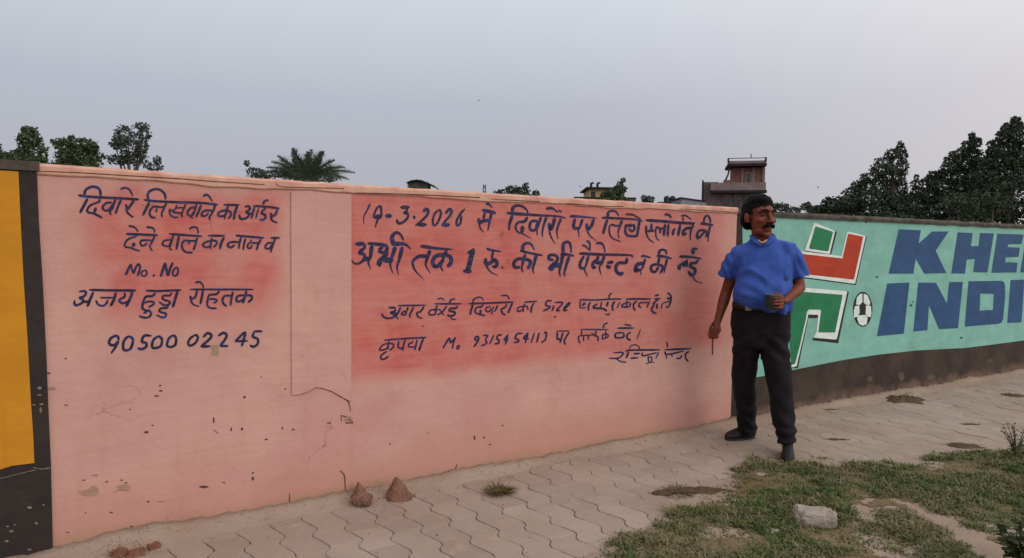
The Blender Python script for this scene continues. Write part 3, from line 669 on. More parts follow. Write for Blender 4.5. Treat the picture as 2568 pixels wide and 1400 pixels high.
('fourth row of the right text with a phone number', '''
9 26: 235 932 600 905 970 886; 9 26: 315 950 300 1090; 9 24: 310 985 220 1012 157 1080 172 1110 280 1080 305 1010; 9 24: 312 985 390 1002 395 1050 330 1110; 9 26: 280 1130 182 1200 180 1258 230 1266 310 1216; 9 26: 490 950 480 1055 560 1080; 9 28: 600 930 570 1040 556 1112; 9 24: 730 950 725 975 668 1002 672 1050 770 1050; 9 26: 810 930 790 1020 770 1105; 9 30: 920 905 880 1010 846 1116
9 26: 1382 885 1320 980 1265 1075; 9 24: 1390 900 1400 980 1480 885; 9 22: 1485 880 1450 980 1430 1080; 9 20: 1530 1020 1508 1060 1525 1090 1552 1060 1545 1025 1530 1020
10 26: 200 862 152 885 155 928 208 920 205 865; 10 26: 212 925 170 990 130 1045; 10 24: 292 852 378 842; 10 24: 372 852 335 925 352 985 260 1032; 10 22: 480 842 402 1000; 10 26: 620 838 552 848 532 908 568 932 560 980 492 1000; 10 26: 720 838 655 928; 10 26: 650 932 735 935; 10 24: 728 842 682 1008
10 26: 980 812 890 822 852 898 908 920 902 960 832 975; 10 28: 1080 802 995 895; 10 28: 995 905 1090 908; 10 26: 1080 805 1027 980; 10 22: 1190 802 1132 972; 10 26: 1272 802 1232 968; 10 24: 1358 802 1398 800 1385 915 1312 978; 10 18: 1578 772 1808 770; 10 30: 1592 795 1592 900 1645 918; 10 24: 1690 795 1662 900 1640 978; 10 24: 1800 790 1735 895 1712 940 1730 1008
11 18: 160 740 605 742; 11 20: 525 720 540 662 595 636; 11 16: 175 760 182 820; 11 18: 345 832 150 842 132 900 155 960; 11 16: 210 850 210 920; 11 20: 290 850 285 898; 11 20: 410 762 402 830 440 862 440 930; 11 18: 335 800 400 850; 11 16: 565 760 565 868; 11 20: 598 812 522 822 512 900; 11 18: 600 822 600 858 532 890
11 20: 862 656 970 682; 11 24: 755 718 1005 718; 11 22: 842 790 732 802 716 860 762 875 848 860 850 795; 11 24: 958 782 905 830 912 880 962 915; 11 12: 1120 735 1062 900'''),
('small signature row at the lower right of the text', '''
11 20: 688 1115 828 1106 830 1150 750 1200 615 1200; 11 18: 742 1210 800 1250 895 1265; 11 24: 885 1092 960 1072 1430 1066; 11 18 12: 945 1050 970 1002 1040 986 1100 1020 1100 1058; 11 26: 932 1100 892 1198; 11 26: 1012 1130 1110 1122; 11 24: 962 1200 1080 1192; 11 20: 1150 1110 1152 1160 1230 1148 1380 1112
11 18: 1232 1180 1300 1182; 11 20: 1240 1190 1252 1255; 11 16: 1302 1182 1290 1250 1202 1293; 11 14: 1270 1258 1338 1268; 11 16: 1410 1102 1362 1208; 11 18: 1540 938 1555 1030; 11 26: 1508 1065 1920 1045; 11 20: 1512 1092 1532 1140 1700 1110 1800 1086; 11 16: 1532 1142 1532 1208; 11 16: 1620 1132 1622 1178; 11 20: 1780 1152 1750 1200 1692 1200; 11 22: 1890 1092 1842 1130 1842 1198 1880 1248'''),
]
for lab, data in TEXT:
    Ink(WA, .0012).text(data).make('lettering', M['ink'], wallA, lab)
sheet(WA, [(530, 866), (549, 865), (547, 892), (530, 893)], 'smudge', M['tan'], wallA, .0009)['label'] = 'tan smudge below the phone number'

# cracks and chips
CR_ = Ink(WA, .0022); CR_.thin = True
CR_.text('''0 1.5 4: 732 989 750 989 772 982 789 971; 0 5 3.5: 789 971 805 972 830 980 848 990 862 998; 0 3.5 1.5: 862 998 874 1009 879 1031; 0 2 1.5: 855 1042 856 1056; 0 2.5: 855 1042 868 1045; 0 3: 866 1061 885 1060; 0 2: 872 1051 884 1057
0 3 2: 858 1185 864 1196 866 1240; 0 2: 726 1236 726 1284; 0 2.2 1: 1146 1164 1140 1180 1135 1192; 0 2: 728 1284 780 1276; 0 2.2: 478 1318 560 1309 640 1298; 0 2: 430 1335 380 1344; 0 2: 858 1184 852 1181
0 1.0: 395 1258 405 1257 415 1256; 0 1.5: 535 1077 548 1087; 0 .9: 287 1234 300 1229 325 1231; 0 2: 400 980 406 981''')
CR_.make('crack', M['crack'], wallA, 'dark crack lines in the plaster')
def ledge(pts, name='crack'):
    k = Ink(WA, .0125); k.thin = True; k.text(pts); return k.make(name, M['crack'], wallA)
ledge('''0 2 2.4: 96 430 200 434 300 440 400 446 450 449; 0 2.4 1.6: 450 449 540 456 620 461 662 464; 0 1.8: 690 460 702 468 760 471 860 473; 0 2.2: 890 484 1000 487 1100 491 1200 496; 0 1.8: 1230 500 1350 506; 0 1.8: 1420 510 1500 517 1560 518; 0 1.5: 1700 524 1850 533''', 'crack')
def blobs(P, lst, name, mat, parent, off, label=None):
    v = []; f = []
    for k, (x, y, rx, ry) in enumerate(lst):
        n = 9; b = len(v)
        for i in range(n):
            a = 2*math.pi*i/n; r = 1+.35*noise.noise(Vector((x+i*3.1, y, i)))
            q = P.loc(x+rx*r*math.cos(a), y-ry*r*math.sin(a)); v.append((q[0], -off-k*.00002, q[1]))
        f.append(tuple(range(b, b+n)))
    o = mesh(name, v, f, mat, parent); tag(o, label, kind='stuff'); return o
ch = [(402, 967, 3, 2), (403, 980, 5, 2), (393, 993, 6, 2), (367, 1084, 6, 3.5), (383, 1067, 3, 1.5), (165, 899, 3, 2), (122, 936, 5, 2), (166, 1016, 6, 1.4), (326, 1027, 2, 2), (655, 946, 2, 1.5), (748, 677, 3.5, 2.5), (803, 685, 2, 2),
      (1190, 1098, 2, 6), (1213, 1097, 3, 2), (825, 1061, 6, 1.6), (735, 1077, 4, 2), (708, 1074, 2, 4), (607, 1076, 3, 4), (580, 1077, 2, 5), (536, 1054, 2, 8), (668, 1102, 4, 2), (561, 1210, 3.5, 1.6), (512, 1221, 12, 3), (634, 1200, 3, 5),
      (634, 1186, 3, 2), (268, 1208, 4, 1.6), (210, 1204, 4, 1.6), (279, 1285, 4, 2), (372, 1258, 4, 2), (215, 1286, 2, 1.5), (305, 1204, 3, 1.5), (316, 1211, 5, 1.5), (330, 1320, 4, 2), (170, 1335, 5, 1.2), (613, 996, 3, 3), (1050, 702+200, 2, 1),
      (1260, 1067, 2, 2), (1228, 1115, 3, 1.5), (1074, 1086, 2, 1.4), (978, 1113, 3, 1.4), (1060, 818, 2.4, 2), (863, 912, 2, 5), (1393, 795, 2, 2), (715, 975, 2, 2)]
blobs(WA, ch, 'chip', M['crack'], wallA, .0018, 'scattered small dark chips in the plaster')
blobs(WA, [(222, 1236, 26, 9), (235, 1228, 12, 9), (238, 1192, 9, 3), (310, 1222, 18, 7), (1258, 1175, 20, 4), (335, 1340, 10, 6), (873, 1052, 11, 8), (130, 975, 12, 5)], 'scrape', M['scrape'], wallA, .0014, 'scraped greyish plaster patches near the foot')
blobs(WA, [(100, 972, 5, 4), (105, 1012, 5, 2), (103, 1027, 3, 8), (86, 1014, 5, 2), (75, 1270, 6, 3), (20, 1317, 4, 2), (30, 1329, 5, 3), (92, 1309, 4, 3), (18, 1354, 5, 3), (75, 1375, 6, 2.5), (110, 1263, 3, 2), (38, 1313, 3, 1.5), (100, 989, 6, 2)], 'fleck', M['fleck'], wallC, .0145, 'pale flecks on the black paint')
k = Ink(WA, .0140); k.text('0 1.5 2.5: 84 1170 105 1174 126 1171; 0 1 1.5: 0 1198 40 1188 90 1176'); k.make('scratch', M['fleck'], wallC)

# ------------------------------------------------------------------ emblem and block letters on the mint wall
def z5(c): return [(1960+c[i]/3.2566, 530+c[i+1]/3.2566) for i in range(0, len(c), 2)]
def S5(c, name, mat, off, holes=(), label=None):
    o = sheet(WB, z5(c), name, mat, wallB, off, [z5(h) for h in holes])
    if label: o['label'] = label
    return o
# black drop shadows, white outlines, colour fields
S5([195, 330, 262, 103, 262, 112, 432, 168, 452, 165, 404, 352, 330, 346], 'emblem_edge', M['blackp'], .0016)
S5([262, 98, 275, 97, 424, 156, 434, 168, 392, 346, 385, 349, 192, 322, 190, 316], 'emblem_outline', M['white'], .0024)
S5([272, 127, 282, 125, 412, 166, 418, 172, 380, 322, 372, 328, 226, 306, 222, 300], 'emblem_field', M['green'], .0032, label='green diamond of the emblem')
S5([40, 530, 40, 330, 150, 333, 490, 372, 537, 172, 668, 202, 695, 203, 606, 603, 205, 550], 'emblem_edge', M['blackp'], .0016)
S5([40, 518, 40, 318, 150, 326, 486, 366, 534, 168, 545, 166, 680, 200, 685, 208, 600, 588, 590, 592, 205, 540], 'emblem_outline', M['white'], .0024)
S5([40, 490, 40, 344, 165, 348, 494, 385, 540, 187, 550, 184, 665, 208, 590, 552, 580, 558, 205, 516], 'emblem_field', M['orange'], .0032, label='orange red corner of the emblem')
S5([60, 640, 100, 632, 538, 655, 549, 655, 462, 1078, 253, 1054, 256, 1030, 300, 1030, 300, 870, 217, 872, 133, 1280, 75, 1282], 'emblem_edge', M['blackp'], .0016)
S5([60, 622, 120, 620, 525, 652, 534, 660, 450, 1040, 440, 1048, 258, 1032, 270, 1008, 284, 985, 297, 850, 290, 845, 217, 845, 122, 1262, 105, 1272, 70, 1275], 'emblem_outline', M['white'], .0024)
S5([98, 660, 130, 655, 490, 681, 496, 688, 435, 990, 297, 990, 320, 812, 312, 804, 220, 803, 205, 822, 196, 880, 150, 1085, 108, 1245, 76, 1255, 64, 1060, 72, 860], 'emblem_field', M['green'], .0032, label='green lower arch of the emblem')
S5([214, 843, 290, 848, 285, 872, 222, 872], 'emblem_edge', M['blackp'], .0036)
def ellp(cx, cy, rx, ry, n=32): return [t for i in range(n) for t in (cx+rx*math.cos(2*math.pi*i/n), cy+ry*math.sin(2*math.pi*i/n))]
S5(ellp(662, 800, 79, 143), 'ball_outline', M['blackp'], .0018, label='painted football')
for pc in ([614, 702, 638, 677, 657, 672, 658, 742, 636, 765, 606, 760], [668, 672, 698, 684, 722, 740, 716, 768, 682, 760, 668, 742], [598, 775, 631, 768, 636, 828, 618, 862, 591, 868, 588, 815],
           [688, 768, 727, 774, 732, 830, 726, 864, 702, 862, 684, 835], [622, 852, 690, 846, 700, 872, 692, 922, 662, 934, 632, 922, 616, 880]):
    S5(pc, 'ball_panel', M['white'], .0026)
LET = [([957, 148, 1137, 155, 1117, 265, 1230, 165, 1365, 165, 1257, 322, 1345, 505, 1165, 510, 1095, 385, 1075, 510, 873, 510], ()),
       ([1438, 172, 1560, 178, 1545, 285, 1608, 285, 1620, 178, 1733, 180, 1680, 500, 1565, 498, 1578, 390, 1510, 395, 1497, 510, 1385, 508], ()),
       ([1762, 183, 1975, 190, 1958, 268, 1852, 270, 1843, 292, 1945, 297, 1935, 372, 1830, 378, 1825, 415, 1925, 420, 1918, 500, 1713, 503], ()),
       ([2000, 190, 2110, 195, 2072, 412, 2200, 416, 2185, 496, 1948, 500], ()),
       ([2250, 200, 2440, 205, 2400, 490, 2205, 494], ([2312, 270, 2360, 272, 2340, 410, 2290, 412],)),
       ([862, 590, 1043, 582, 997, 1000, 778, 1020], ()),
       ([1115, 582, 1260, 585, 1350, 755, 1368, 578, 1480, 577, 1440, 955, 1285, 963, 1203, 765, 1190, 972, 1075, 982], ()),
       ([1527, 572, 1790, 568, 1816, 578, 1825, 610, 1825, 700, 1808, 880, 1797, 908, 1770, 919, 1495, 943], ([1622, 672, 1617, 812, 1727, 805, 1733, 675],)),
       ([1870, 562, 1982, 558, 1958, 908, 1843, 912], ()),
       ([2040, 905, 2120, 556, 2260, 552, 2330, 885, 2230, 890, 2215, 810, 2140, 812, 2125, 900], ([2150, 735, 2200, 735, 2182, 640],))]
for c, h in LET: S5(c, 'painted_letter', M['blue'], .0020, h)
blobs(WB, [(2284, 766, 3, 2.4), (2289, 757, 2.5, 1.5), (2199, 695, 3, 2), (2410, 847, 3, 2), (2171, 556, 2, 4)], 'chip', M['blackp'], wallB, .0042)
blobs(WB, [(2180, 950, 7, 7), (2258, 945, 8, 12), (2332, 946, 12, 8), (2355, 953, 4, 9), (2100, 997, 10, 6), (2205, 975, 6, 3), (2480, 905, 9, 5)], 'worn_patch', simple('worn_base_paint', alb(88, 76, 68), alb(76, 64, 56), 40, .95, .4), wallB, .0075)
# ------------------------------------------------------------------ far buildings
def bmat(n, a, b): return simple(n, a, b, 1.2, .9, .2, .02)
M['render'] = bmat('brown_grey_render', alb(98, 84, 84), alb(84, 72, 73))
M['render_l'] = bmat('lighter_band_render', alb(122, 104, 102), alb(106, 90, 90))
M['brick'] = bmat('dusty_brick', alb(118, 76, 70), alb(98, 64, 60))
M['darkc'] = bmat('dark_concrete', alb(48, 42, 46), alb(38, 34, 38))
M['window'] = simple('dark_window', alb(38, 34, 40), alb(50, 46, 52), 1, .3, 0, spec=.5)
M['cream'] = bmat('cream_render', alb(174, 150, 110), alb(160, 136, 100))
M['metal'] = simple('grey_metal_sheet', alb(122, 126, 136), alb(106, 110, 120), 3, .6, .1)
M['tank'] = simple('black_plastic_tank', alb(36, 42, 44), alb(48, 54, 54), 3, .5, .05)

class House:
    """built at its true distance; u across, w back, z up, measured from a photo column and row"""
    def __init__(s, name, cx, D, rz=0):
        s.D = D; s.c = at_depth(cx, 640, D); s.root = empty(name, (s.c.x, D, 0), rz)
    def X(s, px, py=600): return at_depth(px, py, s.D).x-s.c.x
    def Z(s, px, py): return at_depth(px, py, s.D).z
    def box(s, name, mat, x0, x1, y0, y1, d0, d1, parent=None, ground=False):
        xm = (x0+x1)/2; g = G(); g.box(s.X(x0, y0), s.X(x1, y0), d0, d1, 0 if ground else s.Z(xm, y1), s.Z(xm, y0))
        return g.make(name, mat, parent or s.root)
h = House('house', 1762, 80, math.radians(-14))
def z7(x, y): return 1600+x/2.653, 280+y/2.653
hb = h.box('wall', M['render'], 1763, 1905, 478, 640, 0, 4, ground=True)
h.box('balcony_band', M['render_l'], 1781, 1909, 462, 481, -1.2, 3.9); h.box('balcony_floor', M['darkc'], 1783, 1911, 481, 487, -1.25, .02)
h.box('parapet', M['render'], 1764, 1800, 457, 478, .05, 4); h.box('corner_post', M['darkc'], 1761, 1765, 452, 600, -.1, .3)
h.box('parapet', M['brick'], 1811, 1835, 455, 461.8, -.9, -.6)
tw = h.box('tower_wall', M['brick'], 1834, 1911, 423, 461.8, .4, 3.6)
h.box('roof_slab', M['darkc'], 1821, 1912, 415, 421, -.9, 3.9); h.box('parapet', M['render_l'], 1822, 1911, 408, 415, -.7, -.4)
for a in (1823, 1910): h.box('roof_post', M['darkc'], a-2, a+2, 401, 412, -.8, -.5)
h.box('roof_rail', M['darkc'], 1823, 1911, 401, 402.6, -.7, -.6); h.box('antenna', M['darkc'], 1875, 1877, 392, 401, -.7, -.6)
for a in (1893,): h.box('lintel_column', M['render_l'], 1855, 1861, 423, 461, .3, .42); h.box('lintel_column', M['render_l'], 1881, 1888, 423, 461, .3, .42)
h.box('lintel_column', M['render_l'], 1905, 1911, 423, 461, .25, .42)
wf = h.box('window', M['render_l'], 1863, 1881, 434, 459, .28, .38); h.box('pane', M['window'], 1870, 1877, 438, 457, .2, .3, wf)
for a, b in ((1811, 1828), (1837, 1853), (1863, 1874), (1884, 1900)):
    wf = h.box('window', M['render_l'], a-1.5, b+1.5, 490, 530, -.06, .0); h.box('pane', M['window'], a, b, 492, 528, -.12, -.05, wf)
g = G(); a = Vector((h.X(1811), -.6, h.Z(1811, 457))); b = Vector((h.X(1820), -.6, h.Z(1820, 424)))
g.tube([a, (a+b)/2+Vector((.1, 0, 0)), b], [.12, .09, .12], 6); g.make('stair_pole', M['darkc'], h.root)
tag(h.root, 'dusky brown house with brick stair tower and flat roof, behind the man', 'house')
h = House('shed', 1705, 60)
x0, x1 = h.X(1706), h.X(1768); g = G(); za, zb = h.Z(1706, 498), h.Z(1768, 507)
g.add([(x0, 0, 0), (x1, 0, 0), (x1, 4, 0), (x0, 4, 0), (x0, 0, za), (x1, 0, zb), (x1, 4, zb), (x0, 4, za)], [(0, 1, 5, 4), (1, 2, 6, 5), (2, 3, 7, 6), (3, 0, 4, 7)]); g.make('wall', M['metal'], h.root)
g = G(); g.add([(x0-.1, -.1, za), (x1, -.1, zb), (x1, 4.1, zb), (x0-.1, 4.1, za), (x0-.1, -.1, za+.12), (x1, -.1, zb+.12), (x1, 4.1, zb+.12), (x0-.1, 4.1, za+.12)], [(0, 3, 2, 1), (4, 5, 6, 7), (0, 1, 5, 4), (1, 2, 6, 5), (2, 3, 7, 6), (3, 0, 4, 7)]); g.make('roof', M['darkc'], h.root)
tag(h.root, 'low grey metal shed with sloping roof beside the brown house', 'shed')
h = House('house', 1470, 75)
h.box('wall', M['cream'], 1478, 1566, 474, 640, 0, 6, ground=True); h.box('roof_slab', M['darkc'], 1469, 1572, 471, 474.5, -.7, 6.4)
wf = h.box('window', M['darkc'], 1483, 1493, 481, 499, -.05, .05); h.box('pane', M['window'], 1485, 1491, 483, 497, -.09, -.04, wf)
for a in (1481, 1497):
    g = G(); zb = h.Z(a, 471); zt_ = h.Z(a, 459)
    g.tube([(h.X(a), .5, zb), (h.X(a), .5, zt_), (h.X(a+4), .5, h.Z(a, 457.5)), (h.X(a+7), .5, h.Z(a, 460))], [.16, .13, .12, .06], 6); g.make('roof_post', M['darkc'], h.root)
h.box('annex_roof', M['darkc'], 1437, 1590, 497, 500, -1.5, -.8); h.box('annex_wall', M['render'], 1438, 1589, 500, 640, -1.4, -.9, ground=True)
tag(h.root, 'small cream house with flat dark roof and bent roof posts', 'house')
h = House('tank_roof', 1655, 70); h.root.name = 'rooftop_hut'
h.box('wall', M['darkc'], 1656, 1702, 509, 640, 0, 4, ground=True); h.box('roof_slab', M['darkc'], 1653, 1704, 507, 509.3, -.3, 4.3)
tag(h.root, 'low dark hut showing only its flat roof', 'hut')
hx = h
for a in (1676, 1691):
    g = G(); X = hx.X(a)+hx.c.x; zb = hx.Z(a, 506.6); zt_ = hx.Z(a, 489); hh = zt_-zb
    g.tube([(0, 0, 0), (0, 0, .12*hh), (0, 0, .72*hh), (0, 0, .9*hh), (0, 0, hh)], [.29, .32, .32, .22, .10], 14); g.tube([(0, 0, .40*hh), (0, 0, .46*hh)], [.34, .34], 14)
    o = g.make('water_tank', M['tank'], None); o.location = (X, 71.2, zb)
    tag(o, 'round black water tank on the low hut roof, %s of the pair' % ('left' if a == 1676 else 'right'), 'water tank', 'water tanks on the hut roof')
h = House('shelter', 1020, 60)
g = G(); P = [(1019, 458), (1030, 452.5), (1045, 450.5), (1058, 452), (1072, 458), (1090, 466), (1092, 470)]
pts = [(h.X(x, y), h.Z(x, y)) for x, y in P]; v = []
for x, z in pts: v += [(x, -.1, z), (x, 3.5, z), (x, 3.5, z-.06), (x, -.1, z-.06)]
f = [(i*4+k, i*4+4+k, i*4+4+(k+1) % 4, i*4+(k+1) % 4) for i in range(6) for k in range(4)]+[(0, 1, 2, 3), (27, 26, 25, 24)]
g.add(v, f); g.make('roof', simple('dark_green_roof', alb(58, 72, 66), alb(46, 58, 52), 2, .8, .1), h.root)
h.box('wall', simple('green_grey_sheet', alb(120, 134, 128), alb(84, 100, 92), 2, .8, .2), 1021, 1070, 454.5, 640, .6, 3, ground=True)
for i in range(9):
    a = 1021+i*5.5; h.box('post', M['render'], a, a+.8, 455+abs(i-4)*.3, 640, .2, .35, ground=True)
tag(h.root, 'small shelter with arched dark roof beyond the pink wall', 'shelter')
# lattice mast
g = G(); D = 160; b = at_depth(1213, 640, D)
zt_ = at_depth(1213, 463, D).z
for sx, sy in ((-1, -1), (1, -1), (1, 1), (-1, 1)): g.tube([(sx*.9, sy*.9, 0), (sx*.22, sy*.22, zt_)], [.12, .09], 4)
for i in range(12):
    z0 = zt_*i/12; z1 = zt_*(i+1)/12; r0 = .9-.68*i/12; r1 = .9-.68*(i+1)/12
    g.tube([(-r0, -r0, z0), (r1, -r1, z1)], [.05, .05], 4); g.tube([(r0, -r0, z0), (-r1, -r1, z1)], [.05, .05], 4)
mast = g.make('lattice_mast', M['darkc']); mast.location = (b.x, D, 0)
tag(mast, 'thin grey lattice mast far beyond the middle of the pink wall', 'mast')

# ------------------------------------------------------------------ trees
def leaf_mat(name, a, b, c):
    t = NT(name); geo = t.n('ShaderNodeNewGeometry'); pos = geo.outputs['Position']
    col = t.mix(t.rng(t.noise(.7, 4, .6, pos), .35, .65), a, b); col = t.mix(t.rng(t.noise(4, 3, .6, pos), .5, .7, 0, .7), col, c)
    return t.fin(col, .75, .15)
M['leaf_dark'] = leaf_mat('dark_foliage', (.034, .052, .036, 1), (.050, .074, .046, 1), (.074, .098, .060, 1))
M['leaf_mid'] = leaf_mat('mid_foliage', (.046, .072, .038, 1), (.064, .096, .044, 1), (.038, .058, .036, 1))
M['leaf_far'] = leaf_mat('far_foliage', (.052, .068, .058, 1), (.066, .084, .064, 1), (.042, .056, .046, 1))
M['bark'] = simple('grey_bark', (.12, .10, .085, 1), (.08, .068, .058, 1), 3, .9, .5, .02)
M['frond'] = leaf_mat('palm_leaf', (.036, .060, .042, 1), (.056, .086, .050, 1), (.030, .050, .038, 1))
def tree(name, D, lobes, trunk_px, leaf=.16, dens=1.0, mat='leaf_mid', label='', group=None, depth=.8, hang=True):
    """lobes in photo pixels at distance D; crown of leaf faces, trunk with limbs to the lobes"""
    base = at_depth(trunk_px, 640, D); root = empty(name, (base.x, D, 0))
    V = []; Fc = []
    L = []
    for (x, y, rx, ry) in lobes:
        c = at_depth(x, y, D); s = D/F; L.append((c.x-base.x, random.uniform(-.4, .4)*rx*s, c.z, rx*s, rx*s*depth, ry*s))
    vol = 0
    pts = []; nrm = []
    for (cx, cy, cz, rx, ry, rz) in L:
        n = int(dens*(rx*rz*4*math.pi)/(leaf*leaf)*4.2)
        d = rng.normal(size=(n, 3)); d /= np.linalg.norm(d, axis=1)[:, None]
        r = rng.uniform(.25, 1, n)**.45
        # uneven outline: push the radius by clumped noise
        q = np.array([noise.noise(Vector((a[0]*3.4+cx, a[1]*3.4, a[2]*3.4+cz))) for a in d])
        keep = rng.uniform(size=n) < np.clip(1.0-np.maximum(0, -q-.05)*2.2, .10, 1)
        r = r*(1+.38*q)
        p = d*r[:, None]*np.array([rx, ry, rz])+np.array([cx, cy, cz])
        pts.append(p[keep]); nrm.append(d[keep])
    p = np.concatenate(pts); dn = np.concatenate(nrm); n = len(p)
    a = rng.normal(size=(n, 3))+dn*.5; a /= np.linalg.norm(a, axis=1)[:, None]
    b = np.cross(a, rng.normal(size=(n, 3))); b /= np.linalg.norm(b, axis=1)[:, None]
    sz = leaf*rng.uniform(.5, 1.2, n)[:, None]
    quad = np.stack([p-a*sz*.5, p+b*sz*.40, p+a*sz*.5, p-b*sz*.40], 1).reshape(-1, 3)
    me = bpy.data.meshes.new('crown'); me.from_pydata(quad.tolist(), [], np.arange(n*4).reshape(-1, 4).tolist()); me.update()
    link('crown', me, M[mat], root)
    g = G(); top = max(l[2] for l in L); r0 = .035*top**.9*.6
    main = min(range(len(L)), key=lambda i: abs(L[i][0])); m = L[main]
    g.tube([(0, 0, -.1), (m[0]*.2, 0, m[2]*.35), (m[0]*.7, m[1]*.5, m[2]*.7), (m[0], m[1], m[2])], [r0*1.3, r0, r0*.7, r0*.25], 8)
    for l in L:
        if l is m: continue
        z0 = min(m[2], l[2])*.6; g.tube([(m[0]*.4, 0, z0), (l[0]*.6+m[0]*.2, l[1]*.5, (z0+l[2])/2), (l[0], l[1], l[2])], [r0*.55, r0*.38, r0*.15], 6)
    g.make('trunk', M['bark'], root); tag(root, label, 'tree', group); return root
tree('broadleaf_tree', 46, [(68, 328, 20, 12), (70, 350, 30, 18), (75, 380, 36, 26), (40, 400, 42, 18), (70, 415, 60, 24)], 70, label='dense green tree with a small round top, above the black border', group='trees beyond the walls on the left', leaf=.22, mat='leaf_mid', dens=1.5)
tree('broadleaf_tree', 44, [(180, 347, 9, 7), (150, 360, 20, 14), (200, 362, 38, 16), (190, 392, 54, 26), (235, 372, 16, 12), (185, 420, 60, 26)], 190, label='broad flat-topped green tree, second from the left', group='trees beyond the walls on the left', leaf=.22, mat='leaf_mid', dens=1.5)
tree('broadleaf_tree', 50, [(352, 316, 20, 10), (360, 338, 18, 14), (318, 340, 26, 22), (300, 352, 16, 14), (330, 370, 36, 22), (358, 372, 16, 24), (285, 362, 16, 6), (295, 400, 36, 12), (335, 400, 34, 16)], 330, label='tall ragged tree with sky gaps, third from the left', group='trees beyond the walls on the left', leaf=.20, mat='leaf_far', dens=.8)
tree('small_tree', 55, [(393, 402, 11, 11), (380, 418, 22, 10)], 390, label='tiny round treetop peeping over the pink wall', leaf=.2, mat='leaf_far', dens=.9)
tree('small_tree', 62, [(-12, 372, 14, 16), (-20, 400, 30, 30)], -14, label='treetop cut by the left edge of the picture', leaf=.24, mat='leaf_mid')
tree('bush_tree', 60, [(1262, 482, 20, 7), (1285, 475, 20, 10), (1310, 478, 22, 10), (1318, 468, 8, 10), (1345, 485, 10, 8), (1290, 495, 50, 12)], 1290, label='low green treetops over the middle of the pink wall', leaf=.22, mat='leaf_far', dens=1.1)
tree('bush_tree', 68, [(1535, 488, 26, 13), (1520, 492, 16, 10), (1550, 478, 14, 14), (1540, 505, 34, 14)], 1535, label='green bush in front of the cream house', leaf=.22, mat='leaf_mid', dens=1.3)
tree('small_tree', 69, [(1562, 453, 7, 7), (1554, 463, 9, 9), (1565, 475, 6, 10)], 1566, label='thin curved treetop rising behind the cream house roof', leaf=.2, mat='leaf_far', dens=1.1)
tree('bush_tree', 66, [(1615, 498, 8, 9), (1628, 500, 14, 9), (1624, 512, 18, 10)], 1624, label='small round treetop between the cream house and the tanks', leaf=.2, mat='leaf_far', dens=1.2)
tree('bush_tree', 120, [(1945, 516, 16, 7), (1962, 520, 20, 10), (1985, 528, 24, 8)], 1960, label='pale distant treetop just right of the man', leaf=.4, mat='leaf_far', dens=1.2)
tree('bush_tree', 75, [(2016, 520, 10, 9), (2026, 514, 8, 8), (2034, 525, 14, 12)], 2026, label='small dark treetop left of the tall dark trees', leaf=.25, mat='leaf_far', dens=1.3)
gr = 'tall dark trees beyond the mint wall'
tree('tall_tree', 34, [(2078, 505, 12, 10), (2092, 520, 34, 22), (2060, 528, 22, 14), (2130, 515, 34, 24), (2105, 540, 60, 22), (2105, 562, 90, 26)], 2100, label='lowest dark tree at the left end of the tall group', group=gr, leaf=.15, mat='leaf_dark', dens=1.4)
tree('tall_tree', 33, [(2256, 366, 9, 12), (2266, 388, 12, 20), (2240, 386, 20, 14), (2222, 406, 26, 14), (2262, 420, 16, 24), (2208, 428, 34, 14), (2180, 446, 26, 12), (2236, 444, 34, 20), (2158, 464, 20, 12), (2200, 470, 50, 20), (2262, 470, 16, 20), (2138, 484, 24, 14), (2180, 500, 60, 22), (2245, 505, 40, 26), (2120, 510, 40, 20), (2220, 535, 90, 30), (2220, 562, 90, 26)], 2230, label='dark tree with a pointed top leaning right, first tall one', group=gr, leaf=.13, mat='leaf_dark', dens=1.0)
tree('tall_tree', 36, [(2296, 446, 6, 10), (2298, 462, 12, 12), (2300, 482, 20, 16), (2300, 515, 44, 30), (2300, 562, 90, 26)], 2298, label='small dark treetop in the gap of the tall group', group=gr, leaf=.14, mat='leaf_dark', dens=1.1)
tree('tall_tree', 32, [(2440, 342, 9, 12), (2446, 360, 14, 14), (2424, 366, 18, 12), (2440, 388, 26, 16), (2402, 388, 24, 12), (2386, 402, 18, 12), (2424, 412, 40, 18), (2376, 424, 24, 14), (2456, 420, 16, 22), (2350, 440, 22, 12), (2400, 442, 50, 20), (2334, 456, 22, 14), (2370, 470, 50, 22), (2440, 470, 44, 28), (2335, 490, 34, 20), (2400, 512, 84, 36), (2400, 562, 90, 26)], 2400, label='broad dark tree with a stepped left side in the tall group', group=gr, leaf=.13, mat='leaf_dark', dens=1.25)
tree('tall_tree', 30, [(2546, 302, 12, 10), (2556, 318, 18, 14), (2530, 320, 16, 12), (2512, 340, 18, 12), (2548, 346, 34, 20), (2500, 360, 20, 12), (2530, 374, 40, 20), (2488, 384, 22, 14), (2556, 396, 34, 26), (2510, 406, 44, 24), (2474, 412, 22, 16), (2530, 440, 56, 34), (2470, 450, 40, 30), (2540, 500, 80, 56), (2470, 510, 60, 40), (2470, 562, 90, 26)], 2520, label='tallest dark tree at the right edge of the photo', group=gr, leaf=.13, mat='leaf_dark', dens=1.35)
tree('tall_tree', 31, [(2650, 330, 50, 50), (2640, 420, 70, 70), (2700, 500, 90, 90)], 2650, label='dark tree half outside the right edge', group=gr, leaf=.16, mat='leaf_dark', dens=1.3)
